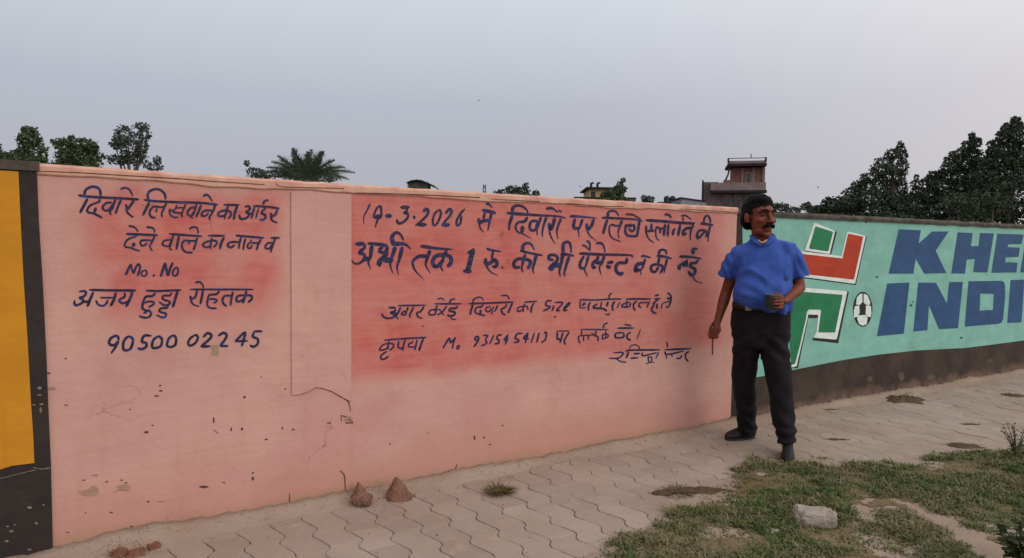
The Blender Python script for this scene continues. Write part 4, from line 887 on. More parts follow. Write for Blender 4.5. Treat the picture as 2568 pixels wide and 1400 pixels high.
for k, (px, D) in enumerate(((2398, 26), (2483, 25))):
    b = at_depth(px, 640, D); t_ = at_depth(px+2, 505, D); g = G(); g.tube([(0, 0, 0), (.05, 0, t_.z*.5), (0, .02, t_.z)], [.045, .038, .028], 8)
    r = empty('slim_tree', (b.x, D, 0)); g.make('trunk', M['bark'], r)
    c = rng.normal(size=(700, 3))*np.array([.30, .25, .22])+np.array([0, .1, t_.z-.1]); a = rng.normal(size=(700, 3))*.04; bb = rng.normal(size=(700, 3))*.03
    q = np.stack([c-a, c+bb, c+a, c-bb], 1).reshape(-1, 3); me = bpy.data.meshes.new('crown'); me.from_pydata(q.tolist(), [], np.arange(2800).reshape(-1, 4).tolist()); link('crown', me, M['leaf_dark'], r)
    tag(r, ['slim pale trunk in front of the dark trees, left of two', 'slim pale trunk in front of the dark trees, right of two'][k], 'tree', 'slim pale trunks before the dark trees')
# palm
D = 30; b = at_depth(770, 640, D); hb_ = at_depth(765, 452, D).z; root = empty('palm_tree', (b.x, D, 0))
g = G(); g.tube([(0, 0, -.1), (.05, 0, hb_*.5), (0, 0, hb_)], [.24, .2, .17], 10); g.make('trunk', M['bark'], root)
tips = [(722, 380), (706, 394), (745, 376), (772, 370), (798, 376), (822, 384), (842, 402), (866, 420), (888, 432), (880, 452), (688, 408), (668, 420), (650, 432), (700, 440), (850, 436), (812, 398), (734, 400), (770, 392), (790, 402), (752, 396), (716, 418), (832, 420), (780, 384)]
for i, (tx, ty) in enumerate(tips):
    tp = at_depth(tx, ty, D); s = Vector((tp.x-b.x, random.uniform(-.8, .8), tp.z)); o0 = Vector((0, 0, hb_)); mid = (o0+s)/2+Vector((0, 0, .28*(s-o0).length*random.uniform(.6, 1.1)))*(0.6 if abs(tx-765) < 60 else 1)
    g = G(); path = [o0*(1-t)**2+mid*2*t*(1-t)+s*t*t for t in np.linspace(0, 1, 9)]
    g.tube(path, [.04, .036, .032, .028, .024, .02, .016, .012, .008], 4)
    for j in range(2, 40):
        t = j/40; p = o0*(1-t)**2+mid*2*t*(1-t)+s*t*t; dr = (s-o0).normalized(); ll = .42*math.sin(math.pi*(.15+.8*t))
        sd_ = dr.cross(Vector((0, 1, 0))).normalized()
        for sg_ in (-1, 1):
            e_ = p+(sd_*sg_*.55+dr*.7+Vector((0, random.uniform(-.5, .5), -.35))).normalized()*ll*random.uniform(.6, 1.1); w_ = dr*.028
            g.add([p-w_, p+w_, e_], [(0, 1, 2)])
    g.make('frond', M['frond'], root)
tag(root, 'spiky palm tree with radiating fronds beyond the pink wall', 'palm tree')
tree('bush_tree', 34, [(690, 438, 34, 10), (650, 444, 30, 7), (740, 440, 34, 16), (800, 444, 50, 16), (760, 425, 30, 24), (620, 410, 8, 8), (640, 430, 24, 10)], 730, label='low green growth around the foot of the palm crown', leaf=.11, mat='leaf_far', dens=1.0)

# birds
M['bird'] = simple('dark_bird', (.03, .03, .035, 1), (.05, .045, .05, 1), 20, .8, 0)
for k, (px, py, D) in enumerate(((1200, 252, 40), (1455, 468, 60), (2051, 471, 60))):
    p = at_depth(px, py, D); g = G(); s = D/F*7
    g.ell((0, 0, 0), (.28*s, .2*s, .16*s), 8, 5)
    for sx in (-1, 1): g.add([(sx*.1*s, -.12*s, .04*s), (sx*.1*s, .14*s, .04*s), (sx*.62*s, .1*s, .34*s), (sx*.98*s, .0, .12*s), (sx*.6*s, -.08*s, .36*s)], [(0, 1, 2, 4), (4, 2, 3)])
    g.add([(0, .15*s, 0), (.14*s, .42*s, -.02*s), (-.14*s, .42*s, -.02*s)], [(0, 1, 2)])
    o = g.make('bird', M['bird'], None); o.location = p; o.rotation_euler = (.3, .2*k, .6*k)
    tag(o, ['dark bird high in the open sky over the pink wall', 'tiny bird low in the sky left of the cream house', 'tiny bird in the sky left of the tall dark trees'][k], 'bird', 'birds in the sky')

# ------------------------------------------------------------------ person
BASE = on_ground(1901, 1118); view = Vector((BASE.x, BASE.y, 0)).normalized(); PZ = math.atan2(view.y, view.x)-math.pi/2
man = empty('person', BASE, PZ)
PS = BASE.dot(CF) if False else (BASE-Vector((0, 0, CH))).dot(CF); PXM = F/PS          # pixels per metre at his distance
man.scale = (.90, 1, 1); tag(man, 'standing man in blue short-sleeved shirt and dark trousers looking to the right', 'person')
def skin_mat():
    t = NT('brown_skin'); col = t.mix(t.rng(t.noise(14, 5, .6), .35, .65), alb(112, 54, 36), alb(96, 44, 30))
    t.bump(t.noise(160, 4, .6), .15, .001); t.fin(col, .55, .35); t.b.inputs['Subsurface Weight'].default_value = .06; t.b.inputs['Subsurface Radius'].default_value = (.01, .004, .002); return t.m
M['skin'] = skin_mat()
def cloth(name, a, b, sc=9, bp=.25):
    t = NT(name); col = t.mix(t.rng(t.noise(sc, 5, .6), .35, .65), a, b)
    t.bump(t.mth('ADD', t.noise(300, 3, .6), t.mth('MULTIPLY', t.noise(14, 4, .55, t.scale(t.obj, (1, 1, .5)), .6), 2.5)), bp, .006)
    t.fin(col, .85, .15); t.b.inputs['Sheen Weight'].default_value = .03; return t.m
M['shirt'] = cloth('blue_shirt_cloth', alb(46, 68, 134), alb(58, 82, 152))
M['shirt_in'] = cloth('pale_undershirt', alb(190, 150, 120), alb(200, 170, 150))
M['trouser'] = cloth('dark_trouser_cloth', alb(19, 15, 19), alb(26, 21, 26))
M['hair'] = simple('black_hair', (.0025, .0025, .003, 1), (.006, .005, .005, 1), 60, .75, .6, .004, 220, spec=.12)
M['shoe'] = simple('scuffed_black_leather', alb(22, 18, 19), alb(38, 32, 31), 18, .6, .3, .002, spec=.3)
M['eye'] = simple('eye_white', alb(92, 76, 68), alb(84, 68, 60), 50, .3, 0)
M['iris'] = simple('dark_iris', (.01, .008, .006, 1), (.015, .01, .008, 1), 50, .25, 0, spec=.5)
M['buckle'] = simple('dull_buckle', alb(110, 100, 80), alb(90, 80, 66), 30, .4, 0, spec=.5)
# --- body
HC = Vector((-.042, .0, 1.509)); HR = Matrix.Translation(HC) @ Matrix.Rotation(math.radians(38), 4, 'Z') @ Matrix.Rotation(math.radians(2), 4, 'X') @ Matrix.Diagonal((1.27, 1.19, 1.13, 1))
b_ = G(); s0 = 0
def head_add(g):
    s = len(g.v)
    g.ell((0, .010, .030), (.074, .092, .083), 24, 16); g.ell((0, -.028, -.030), (.061, .064, .078), 20, 14)
    g.ell((0, -.036, -.078), (.053, .048, .038), 16, 10); g.ell((0, -.070, -.100), (.022, .018, .018), 10, 8)
    g.tube([(0, -.088, .018), (0, -.104, -.006), (0, -.116, -.028), (0, -.098, -.038)], [.010, .012, .015, .010], 10)
    for sx in (-1, 1):
        g.ell((sx*.013, -.102, -.031), (.009, .010, .008), 8, 6); g.ell((sx*.040, -.066, -.022), (.022, .020, .020), 10, 8)
        g.tube([(sx*.058, -.062, .026), (sx*.034, -.086, .032), (sx*.006, -.092, .026)], [.009, .011, .008], 8)
        g.ell((sx*.077, .012, -.008), (.010, .020, .031), 10, 8); g.ell((sx*.072, .004, -.028), (.010, .012, .012), 8, 6)
    g.tube([(-.024, -.086, -.066), (0, -.100, -.063), (.024, -.086, -.066)], [.005, .0075, .005], 8)
    g.tube([(-.020, -.084, -.078), (0, -.097, -.077), (.020, -.084, -.078)], [.005, .008, .005], 8)
    g.xf(HR, s)
head_add(b_)
b_.tube([(-.012, .03, 1.28), (-.018, .022, 1.36), (-.034, .012, 1.44), (-.045, .012, 1.50)], [(.095, .075), (.071, .068), (.064, .066), (.055, .058)], 16)
b_.loft([(-.01, .01, .70, .16, .12, 0), (-.01, 0, .86, .185, .125, 0), (-.005, -.02, 1.0, .18, .135, 0), (0, -.01, 1.15, .165, .115, 0), (0, .01, 1.27, .15, .085, 0), (-.01, .015, 1.345, .09, .062, 0)])
RS, RE, RW = Vector((-.180, .01, 1.262)), Vector((-.258, .045, 1.00)), Vector((-.308, -.01, .815))
LS, LE, LW = Vector((.175, .01, 1.285)), Vector((.243, .02, 1.055)), Vector((.150, -.185, .985))
def arm(g, S, E, Wr):
    g.tube([S, S*.5+E*.5, E*.92+S*.08, E, E*.7+Wr*.3, E*.3+Wr*.7, Wr], [.040, .043, .040, .040, .041, .031, (.027, .022)], 14)
arm(b_, RS, RE, RW); arm(b_, LS, LE, LW)
# right hand: loosely closed round the brush handle, pointing down
def finger(g, pts, r): g.tube([Vector(p) for p in pts], [r*1.05, r, r*.92, r*.85, r*.7][:len(pts)], 8); g.ell(pts[-1], r*.72, 8, 6)
H = RW+Vector((-.024, -.012, -.050))
b_.tube([RW, RW+Vector((-.010, -.004, -.022)), H, H+Vector((-.010, -.006, -.034))], [(.027, .021), (.030, .020), (.036, .019), (.033, .016)], 12, up=(-.3, -1, 0))
for i in range(4):
    k = H+Vector((-.032+.0185*i, .000-.004*i, -.030)); ln = (.031, .035, .033, .026)[i]
    finger(b_, [k, k+Vector((-.004, -.014, -ln*.75)), k+Vector((.004, -.034, -ln*1.05)), k+Vector((.010, -.044, -ln*.55))], .0085)
tb = RW+Vector((.012, -.014, -.035)); finger(b_, [tb, tb+Vector((.008, -.020, -.025)), tb+Vector((-.004, -.034, -.046)), tb+Vector((-.014, -.040, -.062))], .0098)
# left hand holding the tin from its side
TC = Vector((.068, -.250, .975))           # tin centre
dW = (TC-LW); pl = LW+Vector((-.028, -.030, -.006))
b_.tube([LW, LW+Vector((-.010, -.014, -.002)), pl, pl+Vector((-.006, -.022, -.002))], [(.022, .027), (.021, .030), (.017, .037), (.014, .036)], 12, up=(1, -.6, .0))
for i in range(4):
    zc = .030-.020*i; k = Vector((TC.x+.050, TC.y-.022, TC.z+zc)); ln = (.030, .036, .034, .026)[i]
    finger(b_, [pl+Vector((.0, -.020, zc*.9)), k+Vector((.006, -.006, 0)), k+Vector((-.012, -.028, -.001)), k+Vector((-.016-ln*.55, -.033, -.002)), k+Vector((-.018-ln, -.031, -.003))], .0088)
tk = pl+Vector((-.004, -.002, .030)); finger(b_, [tk, tk+Vector((-.016, -.008, .014)), tk+Vector((-.036, -.012, .014)), tk+Vector((-.052, -.016, .008))], .0098)
# legs inside the trousers
b_.tube([(-.095, .0, .80), (-.105, .04, .45), (-.078, .15, .08)], [.085, .055, .038], 12); b_.tube([(.085, 0, .80), (.13, -.05, .45), (.182, -.14, .08)], [.085, .055, .038], 12)
fuse(b_, 'body', M['skin'], man, .0042, 2)
# --- eyes, brows, moustache, hair
for sx in (-1, 1):
    g = G(); g.ell((sx*.030, -.079, .010), (.0135, .0105, .0085), 12, 8); g.xf(HR); e_ = g.make('eye', M['eye'], man, True)
    g = G(); g.ell((sx*.030+.002, -.0865, .010), (.0060, .0042, .0062), 10, 6); g.xf(HR); g.make('iris', M['iris'], e_, True)
    g = G(); g.tube([(sx*.010, -.101, .029), (sx*.030, -.099, .036), (sx*.054, -.080, .030)], [.0045, .006, .003], 8); g.xf(HR); g.make('eyebrow', M['hair'], man, True)
g = G(); g.tube([(-.036, -.082, -.064), (-.020, -.102, -.052), (0, -.111, -.047), (.020, -.102, -.052), (.036, -.082, -.064)], [(.005, .007), (.009, .012), (.009, .010), (.009, .012), (.005, .007)], 10); g.xf(HR)
fuse(g, 'moustache', M['hair'], man, .003, 1, lambda c, n: .002*noise.noise(c*180))
g = G(); g.ell((0, .019, .036), (.085, .101, .096), 28, 18); g.ell((0, .042, -.010), (.084, .076, .086), 22, 14); g.ell((-.01, -.022, .086), (.062, .058, .040), 16, 10); g.xf(HR)
HI = HR.inverted()
def hair_cut(c):
    p = HI @ c; w = .006*noise.noise(c*60)
    if p.z < -.078+w: return True
    if p.y < -.030 and p.z < .058-.35*max(0, abs(p.x)-.03)+w: return True
    if p.y < .000+w and p.z < .010 and p.y > -.2: return True
    if p.y < .034+w and p.z < -.006 and abs(p.x) > .05: return True
    return False
fuse(g, 'hair', M['hair'], man, .005, 2, lambda c, n: .007*noise.noise(c*32)+.0035*noise.noise(c*90), hair_cut)
# --- trousers
def fold(c, n):
    d = 0
    z = c.z
    if z < .34: d += .0078*math.sin(z*80+c.x*40+6*noise.noise(c*7))*min(1, (.34-z)/.18)
    d += .007*noise.noise(Vector((c.x*9, c.y*9, c.z*5)))+.010*noise.noise(Vector((c.x*5+c.z*7, c.y*4, c.z*9+c.x*8)))*(1 if z < .75 else .4)
    if .58 < z < .76: d += .006*math.sin((z-.66)*60+abs(c.x)*50)
    if z < .06: d = 0
    return d
g = G()
g.loft([(-.018, 0, .66, .150, .115, 0), (-.018, 0, .72, .190, .128, 0), (-.016, 0, .80, .203, .134, 0), (-.012, -.006, .88, .203, .138, 0), (-.008, -.012, .935, .194, .138, -.03), (-.008, -.012, .955, .190, .136, -.03)])
g.tube([(-.095, 0, .78), (-.108, .015, .62), (-.112, .045, .44), (-.100, .09, .26), (-.084, .130, .13), (-.080, .150, .035)], [(.110, .125), (.095, .108), (.084, .092), (.074, .084), (.070, .082), (.066, .080)], 20)
g.tube([(.080, 0, .78), (.096, -.02, .62), (.126, -.05, .45), (.150, -.085, .30), (.174, -.115, .17), (.186, -.135, .075)], [(.108, .125), (.098, .108), (.088, .094), (.082, .088), (.072, .084), (.058, .074)], 20)
tr = fuse(g, 'trousers', M['trouser'], man, .0085, 2, fold)
g = G(); g.loft([(-.008, -.012, .905, .204, .147, -.04), (-.008, -.012, .940, .202, .146, -.04)]); g.make('belt', M['shoe'], man, True)
g = G(); g.box(-.115, -.075, -.156, -.146, .905, .935); g.make('buckle', M['buckle'], man)
# --- shirt
def sfold(c, n):
    front = max(0, -n.y)
    d = .006*noise.noise(Vector((c.x*7, c.y*6, c.z*4)))
    # folds sweeping from the right armpit across the chest and belly
    d += front*.011*math.exp(-((c.z-(1.17-.45*abs(c.x+.10)**1.3*2.2))/.018)**2)*(1 if -.20 < c.x < .02 else .1)
    d -= front*.009*math.exp(-((c.z-(1.13-.45*abs(c.x+.10)**1.3*2.2))/.022)**2)*(1 if -.20 < c.x < .02 else .1)
    d += front*.006*math.sin((c.z*1.0+c.x*.55)*62+4*noise.noise(c*5))*math.exp(-((c.z-1.02)/.09)**2)*.7
    d += front*.009*math.sin(c.x*70+c.z*12)*math.exp(-((c.x-.15)/.05)**2)
    if c.z < .97: d += .004*math.sin(c.x*55+c.y*40+c.z*20)
    if abs(c.x) > .21: d += .005*math.sin(c.z*60+c.x*90)
    return d
g = G()
g.loft([(-.006, -.020, .905, .186, .136, -.16), (-.006, -.030, .945, .204, .155, -.14), (-.006, -.038, 1.00, .203, .164, -.05), (-.004, -.032, 1.07, .194, .156, 0), (-.002, -.020, 1.15, .188, .140, 0),
        (0, -.006, 1.23, .190, .122, 0), (.0, .004, 1.285, .186, .104, .03), (-.002, .012, 1.325, .140, .090, .05), (-.010, .016, 1.365, .088, .078, .05), (-.014, .018, 1.385, .074, .072, .05)])
g.tube([Vector((-.10, .01, 1.290)), Vector((-.175, .01, 1.268)), Vector((-.222, .014, 1.215)), Vector((-.252, .028, 1.135)), Vector((-.262, .034, 1.110))], [(.050, .080), (.058, .082), (.060, .078), (.062, .073), (.062, .071)], 18)
g.tube([Vector((.10, .01, 1.312)), Vector((.172, .01, 1.292)), Vector((.212, .010, 1.235)), Vector((.236, .014, 1.155)), Vector((.243, .014, 1.118))], [(.048, .080), (.058, .082), (.059, .078), (.060, .073), (.060, .071)], 18)
def vneck(c):
    return c.y < .0 and c.z > 1.315 and abs(c.x+.018) < (c.z-1.315)*.75
fuse(g, 'shirt', M['shirt'], man, .0085, 7, sfold, vneck)
# collar: a folded band round the neck and down the V
def ribbon(path, wdir, w, th, name, mat):
    g = G(); P = [Vector(p) for p in path]
    for i, p in enumerate(P):
        a = Vector(wdir[i]).normalized(); t = (P[min(i+1, len(P)-1)]-P[max(i-1, 0)]).normalized(); nn = a.cross(t).normalized()
        for s1, s2 in ((0, 1), (1, 1), (1, -1), (0, -1)): g.v.append(tuple(p+a*w[i]*s1+nn*th*s2))
    for i in range(len(P)-1):
        for k in range(4): g.f.append((i*4+k, i*4+(k+1) % 4, i*4+4+(k+1) % 4, i*4+4+k))
    g.f.append((3, 2, 1, 0)); e = (len(P)-1)*4; g.f.append((e, e+1, e+2, e+3))
    return g.make(name, mat, man, True)
cpath = [(-.018, -.098, 1.318), (-.050, -.088, 1.345), (-.078, -.058, 1.372), (-.088, -.010, 1.392), (-.075, .050, 1.402), (-.020, .082, 1.408), (.036, .060, 1.404), (.056, .005, 1.394), (.044, -.050, 1.374), (.014, -.086, 1.346), (-.018, -.100, 1.316)]
cw = [(-.7, -.6, -.6), (-.8, -.4, -.5), (-.9, -.3, -.5), (-1, 0, -.6), (-.8, .6, -.8), (0, 1, -.8), (.8, .6, -.8), (1, 0, -.6), (.9, -.3, -.5), (.8, -.4, -.5), (.7, -.6, -.6)]
ribbon(cpath, cw, [.008, .024, .026, .022, .02, .02, .02, .022, .026, .024, .008], .0022, 'collar', M['shirt'])
ribbon([(-.046, -.080, 1.352), (-.030, -.088, 1.338), (-.015, -.090, 1.334), (.002, -.084, 1.342), (.012, -.076, 1.352)], [(0, -.1, 1)]*5, [.008]*5, .003, 'undershirt', M['shirt_in'])
ribbon([(.100, -.1345, 1.175), (.140, -.130, 1.176), (.165, -.118, 1.176)], [(0, 0, -1)]*3, [.07, .075, .07], .002, 'chest_pocket', M['shirt'])
# --- shoes
def shoe(heel, toe, name='shoe'):
    h, t = Vector(heel), Vector(toe); d = (t-h).normalized(); up = Vector((0, 0, 1)); g = G()
    L_ = (t-h).length; g.tube([h+d*.0+up*.035, h+d*.03+up*.045, h+d*L_*.35+up*.046, h+d*L_*.62+up*.038, h+d*L_*.85+up*.030, h+d*L_*.97+up*.024], [(.026, .030), (.036, .042), (.036, .044), (.042, .036), (.040, .027), (.022, .017)], 14, up=(0, 0, 1))
    g.tube([h+d*.045+up*.05, h+d*.05+up*.10], [(.036, .044), (.036, .040)], 12, up=tuple(d))
    sh = fuse(g, name, M['shoe'], man, .006, 2, lambda c, n: .0015*noise.noise(c*30))
    g = G(); n = 18; v = []
    side = d.cross(up)
    for z in (.0, .016):
        for k in range(n):
            a = 2*math.pi*k/n; u = .5-.5*math.cos(a); wd = .040*math.copysign(abs(math.sin(a))**.6, math.sin(a))*(1+.12*(u > .5))
            v.append(h+d*(-.012+(L_+.008)*u)+side*wd+up*z)
    g.add(v, [tuple(reversed(range(n))), tuple(range(n, 2*n))]+[(k, (k+1) % n, n+(k+1) % n, n+k) for k in range(n)])
    g.make('sole', M['tank'], sh)
shoe((-.040, .185, 0), (-.232, .035, 0)); shoe((.196, -.085, 0), (.192, -.335, 0))
# brush and tin are things of their own
M['wood'] = simple('brown_stick', alb(104, 56, 44), alb(84, 44, 36), 30, .7, .1)
M['bristle'] = simple('paint_loaded_bristle', (.01, .012, .03, 1), (.02, .02, .05, 1), 80, .6, .4)
mw = Matrix.Translation(BASE) @ Matrix.Rotation(PZ, 4, 'Z') @ Matrix.Diagonal((.90, 1, 1, 1))
bp_ = H+Vector((-.006, -.030, -.050)); o = empty('paint_brush', mw @ bp_, PZ)
g = G(); g.tube([(0, .004, .050), (0, 0, 0), (.001, -.002, -.06), (.002, -.003, -.125)], [.0035, .0050, .0055, .0042], 8); g.make('handle', M['wood'], o, True)
g = G(); g.tube([(0, .004, .050), (0, .005, .066)], [(.006, .005), (.006, .005)], 8); g.make('ferrule', M['buckle'], o, True)
g = G(); g.tube([(0, .005, .066), (.001, .006, .082), (.003, .007, .092)], [(.006, .005), (.006, .005), (.002, .002)], 8); g.make('bristles', M['bristle'], o, True)
tag(o, 'thin brown brush handle pointing down from his lowered hand', 'brush')
M['tin'] = simple('dark_tin', alb(34, 38, 34), alb(44, 46, 40), 30, .45, .1, spec=.4); M['tin_label'] = simple('murky_green_label', alb(48, 58, 40), alb(36, 44, 34), 40, .6, .1); M['tin_rim'] = simple('dull_rim', alb(110, 108, 102), alb(90, 88, 84), 30, .4, 0, spec=.5)
o = empty('paint_tin', mw @ (TC-Vector((0, 0, .045))), PZ+.35)
def rr(r, n=24, e=.62): return [(r*math.copysign(abs(math.cos(2*math.pi*k/n))**e, math.cos(2*math.pi*k/n)), r*math.copysign(abs(math.sin(2*math.pi*k/n))**e, math.sin(2*math.pi*k/n))) for k in range(n)]
def ringtube(name, mat, levels):
    n = 24; v = []; f = []
    for (r, z) in levels: v += [(x, y, z) for x, y in rr(r)]
    for i in range(len(levels)-1):
        for k in range(n): f.append((i*n+k, i*n+(k+1) % n, (i+1)*n+(k+1) % n, (i+1)*n+k))
    return v, f, mesh(name, v, f, mat, o, False)
v, f, tin = ringtube('can', M['tin'], [(.002, 0), (.042, 0), (.043, .003), (.043, .088), (.040, .088), (.040, .060), (.002, .060)])
ringtube('label_band', M['tin_label'], [(.0436, .012), (.0442, .013), (.0442, .066), (.0436, .067)])
ringtube('rim', M['tin_rim'], [(.0435, .086), (.0450, .087), (.0450, .092), (.0400, .092), (.0398, .087)])
tag(o, 'small dark paint tin held at his belly in one hand', 'tin')

# ------------------------------------------------------------------ stones, rubble and litter
M['stone_br'] = simple('brown_stone', alb(142, 104, 88, 1.1), alb(116, 88, 74, 1.1), 22, .95, .9, .01)
M['stone_w'] = simple('pale_stone', alb(176, 166, 156, 1.25), alb(156, 146, 136, 1.25), 10, .9, .6, .006)
M['brickc'] = simple('broken_brick', alb(128, 80, 62, 1.1), alb(140, 108, 90, 1.1), 26, .95, .9, .01)
M['darksoil'] = ground_mat('dark_damp_soil', alb(92, 78, 62, KG), alb(110, 92, 72, KG), alb(70, 60, 48, KG), 4)
def stone(name, px, py, w_px, h_px, mat, label, cat='stone', shape='round', group=None, yaw=0, flat=1, depth=.8):
    p = on_ground(px, py); s = (p-Vector((0, 0, CH))).dot(CF)/F; w = w_px*s; hh = h_px*s
    b = bmesh.new(); bmesh.ops.create_icosphere(b, subdivisions=4, radius=1)
    for v in b.verts:
        c = v.co.copy(); n = 1+.26*noise.noise(c*1.3+Vector((px, 0, 0)))+.14*noise.noise(c*3.5+Vector((0, py, 0)))+.06*noise.noise(c*9)
        if shape == 'cone':
            t = (c.z+1)/2; k = ((1-t)*1.0+.10)/max(.25, math.sqrt(max(.001, 1-c.z*c.z))) if -0.97 < c.z < .97 else .1; v.co = Vector((c.x*k*n*w/2-.14*w*t, c.y*k*n*w*depth/2, t*hh))
        elif shape == 'block':
            f_ = lambda a: math.copysign(abs(a)**.45, a)
            v.co = Vector((f_(c.x)*n*w/2, f_(c.y)*n*w*depth/2, (f_(c.z)*.5+.5)*hh*(.85+.2*c.x*.5)*n))
        else: v.co = Vector((c.x*n*w/2, c.y*n*w*depth/2, (c.z*n*.5+.45)*hh))
    me = bpy.data.meshes.new(name); b.to_mesh(me); b.free(); o = link(name, me, mat, None, False); o.location = (p.x, p.y, -.004); o.rotation_euler = (0, 0, yaw)
    tag(o, label, cat, group); return o
stone('stone', 1002, 1249, 64, 56, M['stone_br'], 'pointed brown stone leaning at the foot of the pink wall', shape='cone')
stone('stone', 908, 1266, 54, 38, M['stone_br'], 'rounder brown stone with a small peak, left of the pointed one', shape='round')
stone('stone', 905, 1250, 44, 44, M['stone_br'], 'small peaked stone just behind the round one', shape='cone')
stone('white_rock', 2042, 1322, 96, 52, M['stone_w'], 'pale flat-topped rock lying in the grass', cat='rock', shape='block', yaw=-.3, depth=.7)
stone('stone', 1940, 1345, 44, 22, M['stone_w'], 'small pale stone half sunk in the grass left of the rock')
stone('stone', 1912, 1198, 30, 14, M['stone_w'], 'small stone at the upper left edge of the grass')
stone('stone', 2290, 998, 40, 16, M['stone_w'], 'pale stone on dark soil by the mint wall')
for i, (x, y, w, h_, lab) in enumerate([(298, 1394, 34, 22, 'broken brick at the foot of the pink wall, leftmost of the rubble'), (340, 1392, 40, 16, 'pale broken brick in the middle of the rubble'), (386, 1376, 26, 18, 'small reddish brick at the right end of the rubble'), (322, 1368, 46, 9, 'flat brick flake behind the rubble'), (286, 1371, 24, 12, 'dark lump of rubble against the wall'), (362, 1368, 20, 9, 'small brick crumb behind the rubble')]):
    stone('broken_brick', x, y, w, h_, M['brickc'], lab, 'brick', 'block', 'rubble at the foot of the wall', yaw=.4*i)
def dirt(px, py, w_px, d_px, hgt, label):
    """a low ragged drift of dark soil lying on the pavers"""
    p = on_ground(px, py); s_ = (p-Vector((0, 0, CH))).dot(CF)/F; w = w_px*s_; dd = abs(on_ground(px, py-d_px/2).y-on_ground(px, py+d_px/2).y)
    g = G(); nr, na = 7, 36; g.v.append((0, 0, hgt*.9))
    for r in range(1, nr+1):
        for a in range(na):
            th = 2*math.pi*a/na; k = r/nr; e = 1+.55*noise.noise(Vector((math.cos(th)*1.6+px, math.sin(th)*1.6, 2)))+.28*noise.noise(Vector((math.cos(th)*6+px, math.sin(th)*6, 5)))
            x, y = math.cos(th)*w/2*k*e, math.sin(th)*dd/2*k*e
            g.v.append((x, y, hgt*(1-k**2)*(.8+.6*noise.noise(Vector((x*30, y*30, px))))-(.003 if r == nr else 0)))
    g.f += [(0, 1+a, 1+(a+1) % na) for a in range(na)]
    for r in range(nr-1):
        for a in range(na):
            b_0 = 1+r*na; g.f.append((b_0+a, b_0+na+a, b_0+na+(a+1) % na, b_0+(a+1) % na))
    for q in range(int(w_px*1.3)):
        th = random.uniform(0, 6.28); k = random.uniform(.5, 1.25); r = random.uniform(.002, .006); c = Vector((math.cos(th)*w/2*k, math.sin(th)*dd/2*k, .003))
        pts = [c+Vector((random.gauss(0, 1), random.gauss(0, 1), random.gauss(0, .5))).normalized()*r for _ in range(4)]
        g.add(pts, [(0, 1, 2), (0, 2, 3), (0, 3, 1), (1, 3, 2)])
    o = g.make('dirt_patch', M['darksoil'], None, False); o.location = (p.x, p.y, max(0, dust_z(p.x, p.y))+.001); tag(o, label, 'dirt', 'dark dirt patches on the pavement')
for a in [(2420, 1119, 88, 15, .012, 'dark oval dirt patch in the dust near the upright weed'), (2432, 1065, 46, 4, .010, 'thin dark dirt patch on the pavement below the letter D'), (2100, 1103, 54, 4, .010, 'thin dark dirt patch on the pavement right of the man'), (2262, 1003, 110, 20, .03, 'long dark dirt heap at the foot of the mint wall'),
          (2545, 992, 70, 9, .012, 'dark dirt patch near the right edge'), (1945, 1065, 18, 2, .006, 'tiny dark scrap of dirt between his feet'), (2085, 1028, 36, 2, .006, 'thin dark scrap of dirt below the mint wall'), (1750, 1232, 150, 16, .022, 'long low ridge of dark dirt at the grass edge'), (1662, 1238, 56, 10, .018, 'short lump of dark dirt at the left end of the ridge')]: dirt(*a)
# crumbs of plaster and grit along the foot of the walls and over the pavement
g = G()
for i in range(2300):
    if i < 650: x = random.uniform(-.3, 4.6); p = WA.world(x, -abs(random.gauss(.03, .07))-.01)
    elif i < 850: x = random.uniform(0, 6); p = WB.world(x, -abs(random.gauss(.05, .1))-.01)
    elif i < 1500: p = on_ground(random.uniform(300, 2560), random.uniform(1080, 1390))
    elif i < 2000: c_ = random.choice([(1002, 1249), (908, 1266), (903, 1250), (330, 1388), (350, 1380), (300, 1390)]); p = on_ground(c_[0]+random.gauss(0, 34), c_[1]+random.gauss(0, 9))
    else: p = on_ground(random.uniform(1650, 2560), random.uniform(1170, 1390))
    r = random.uniform(.0015, .005)*(1.6 if random.random() < .06 else 1); z = max(0, dust_z(p.x, p.y))
    q = [Vector((random.gauss(0, 1), random.gauss(0, 1), random.gauss(0, .6))).normalized()*r for _ in range(4)]
    g.add([Vector((p.x, p.y, z+r*.3))+a for a in q], [(0, 1, 2), (0, 2, 3), (0, 3, 1), (1, 3, 2)])
tag(g.make('grit', simple('brown_grit', alb(120, 90, 74, KG), alb(160, 130, 108, KG), 30, .95, 0)), 'scattered grit and plaster crumbs on the pavement', 'grit', kind='stuff')

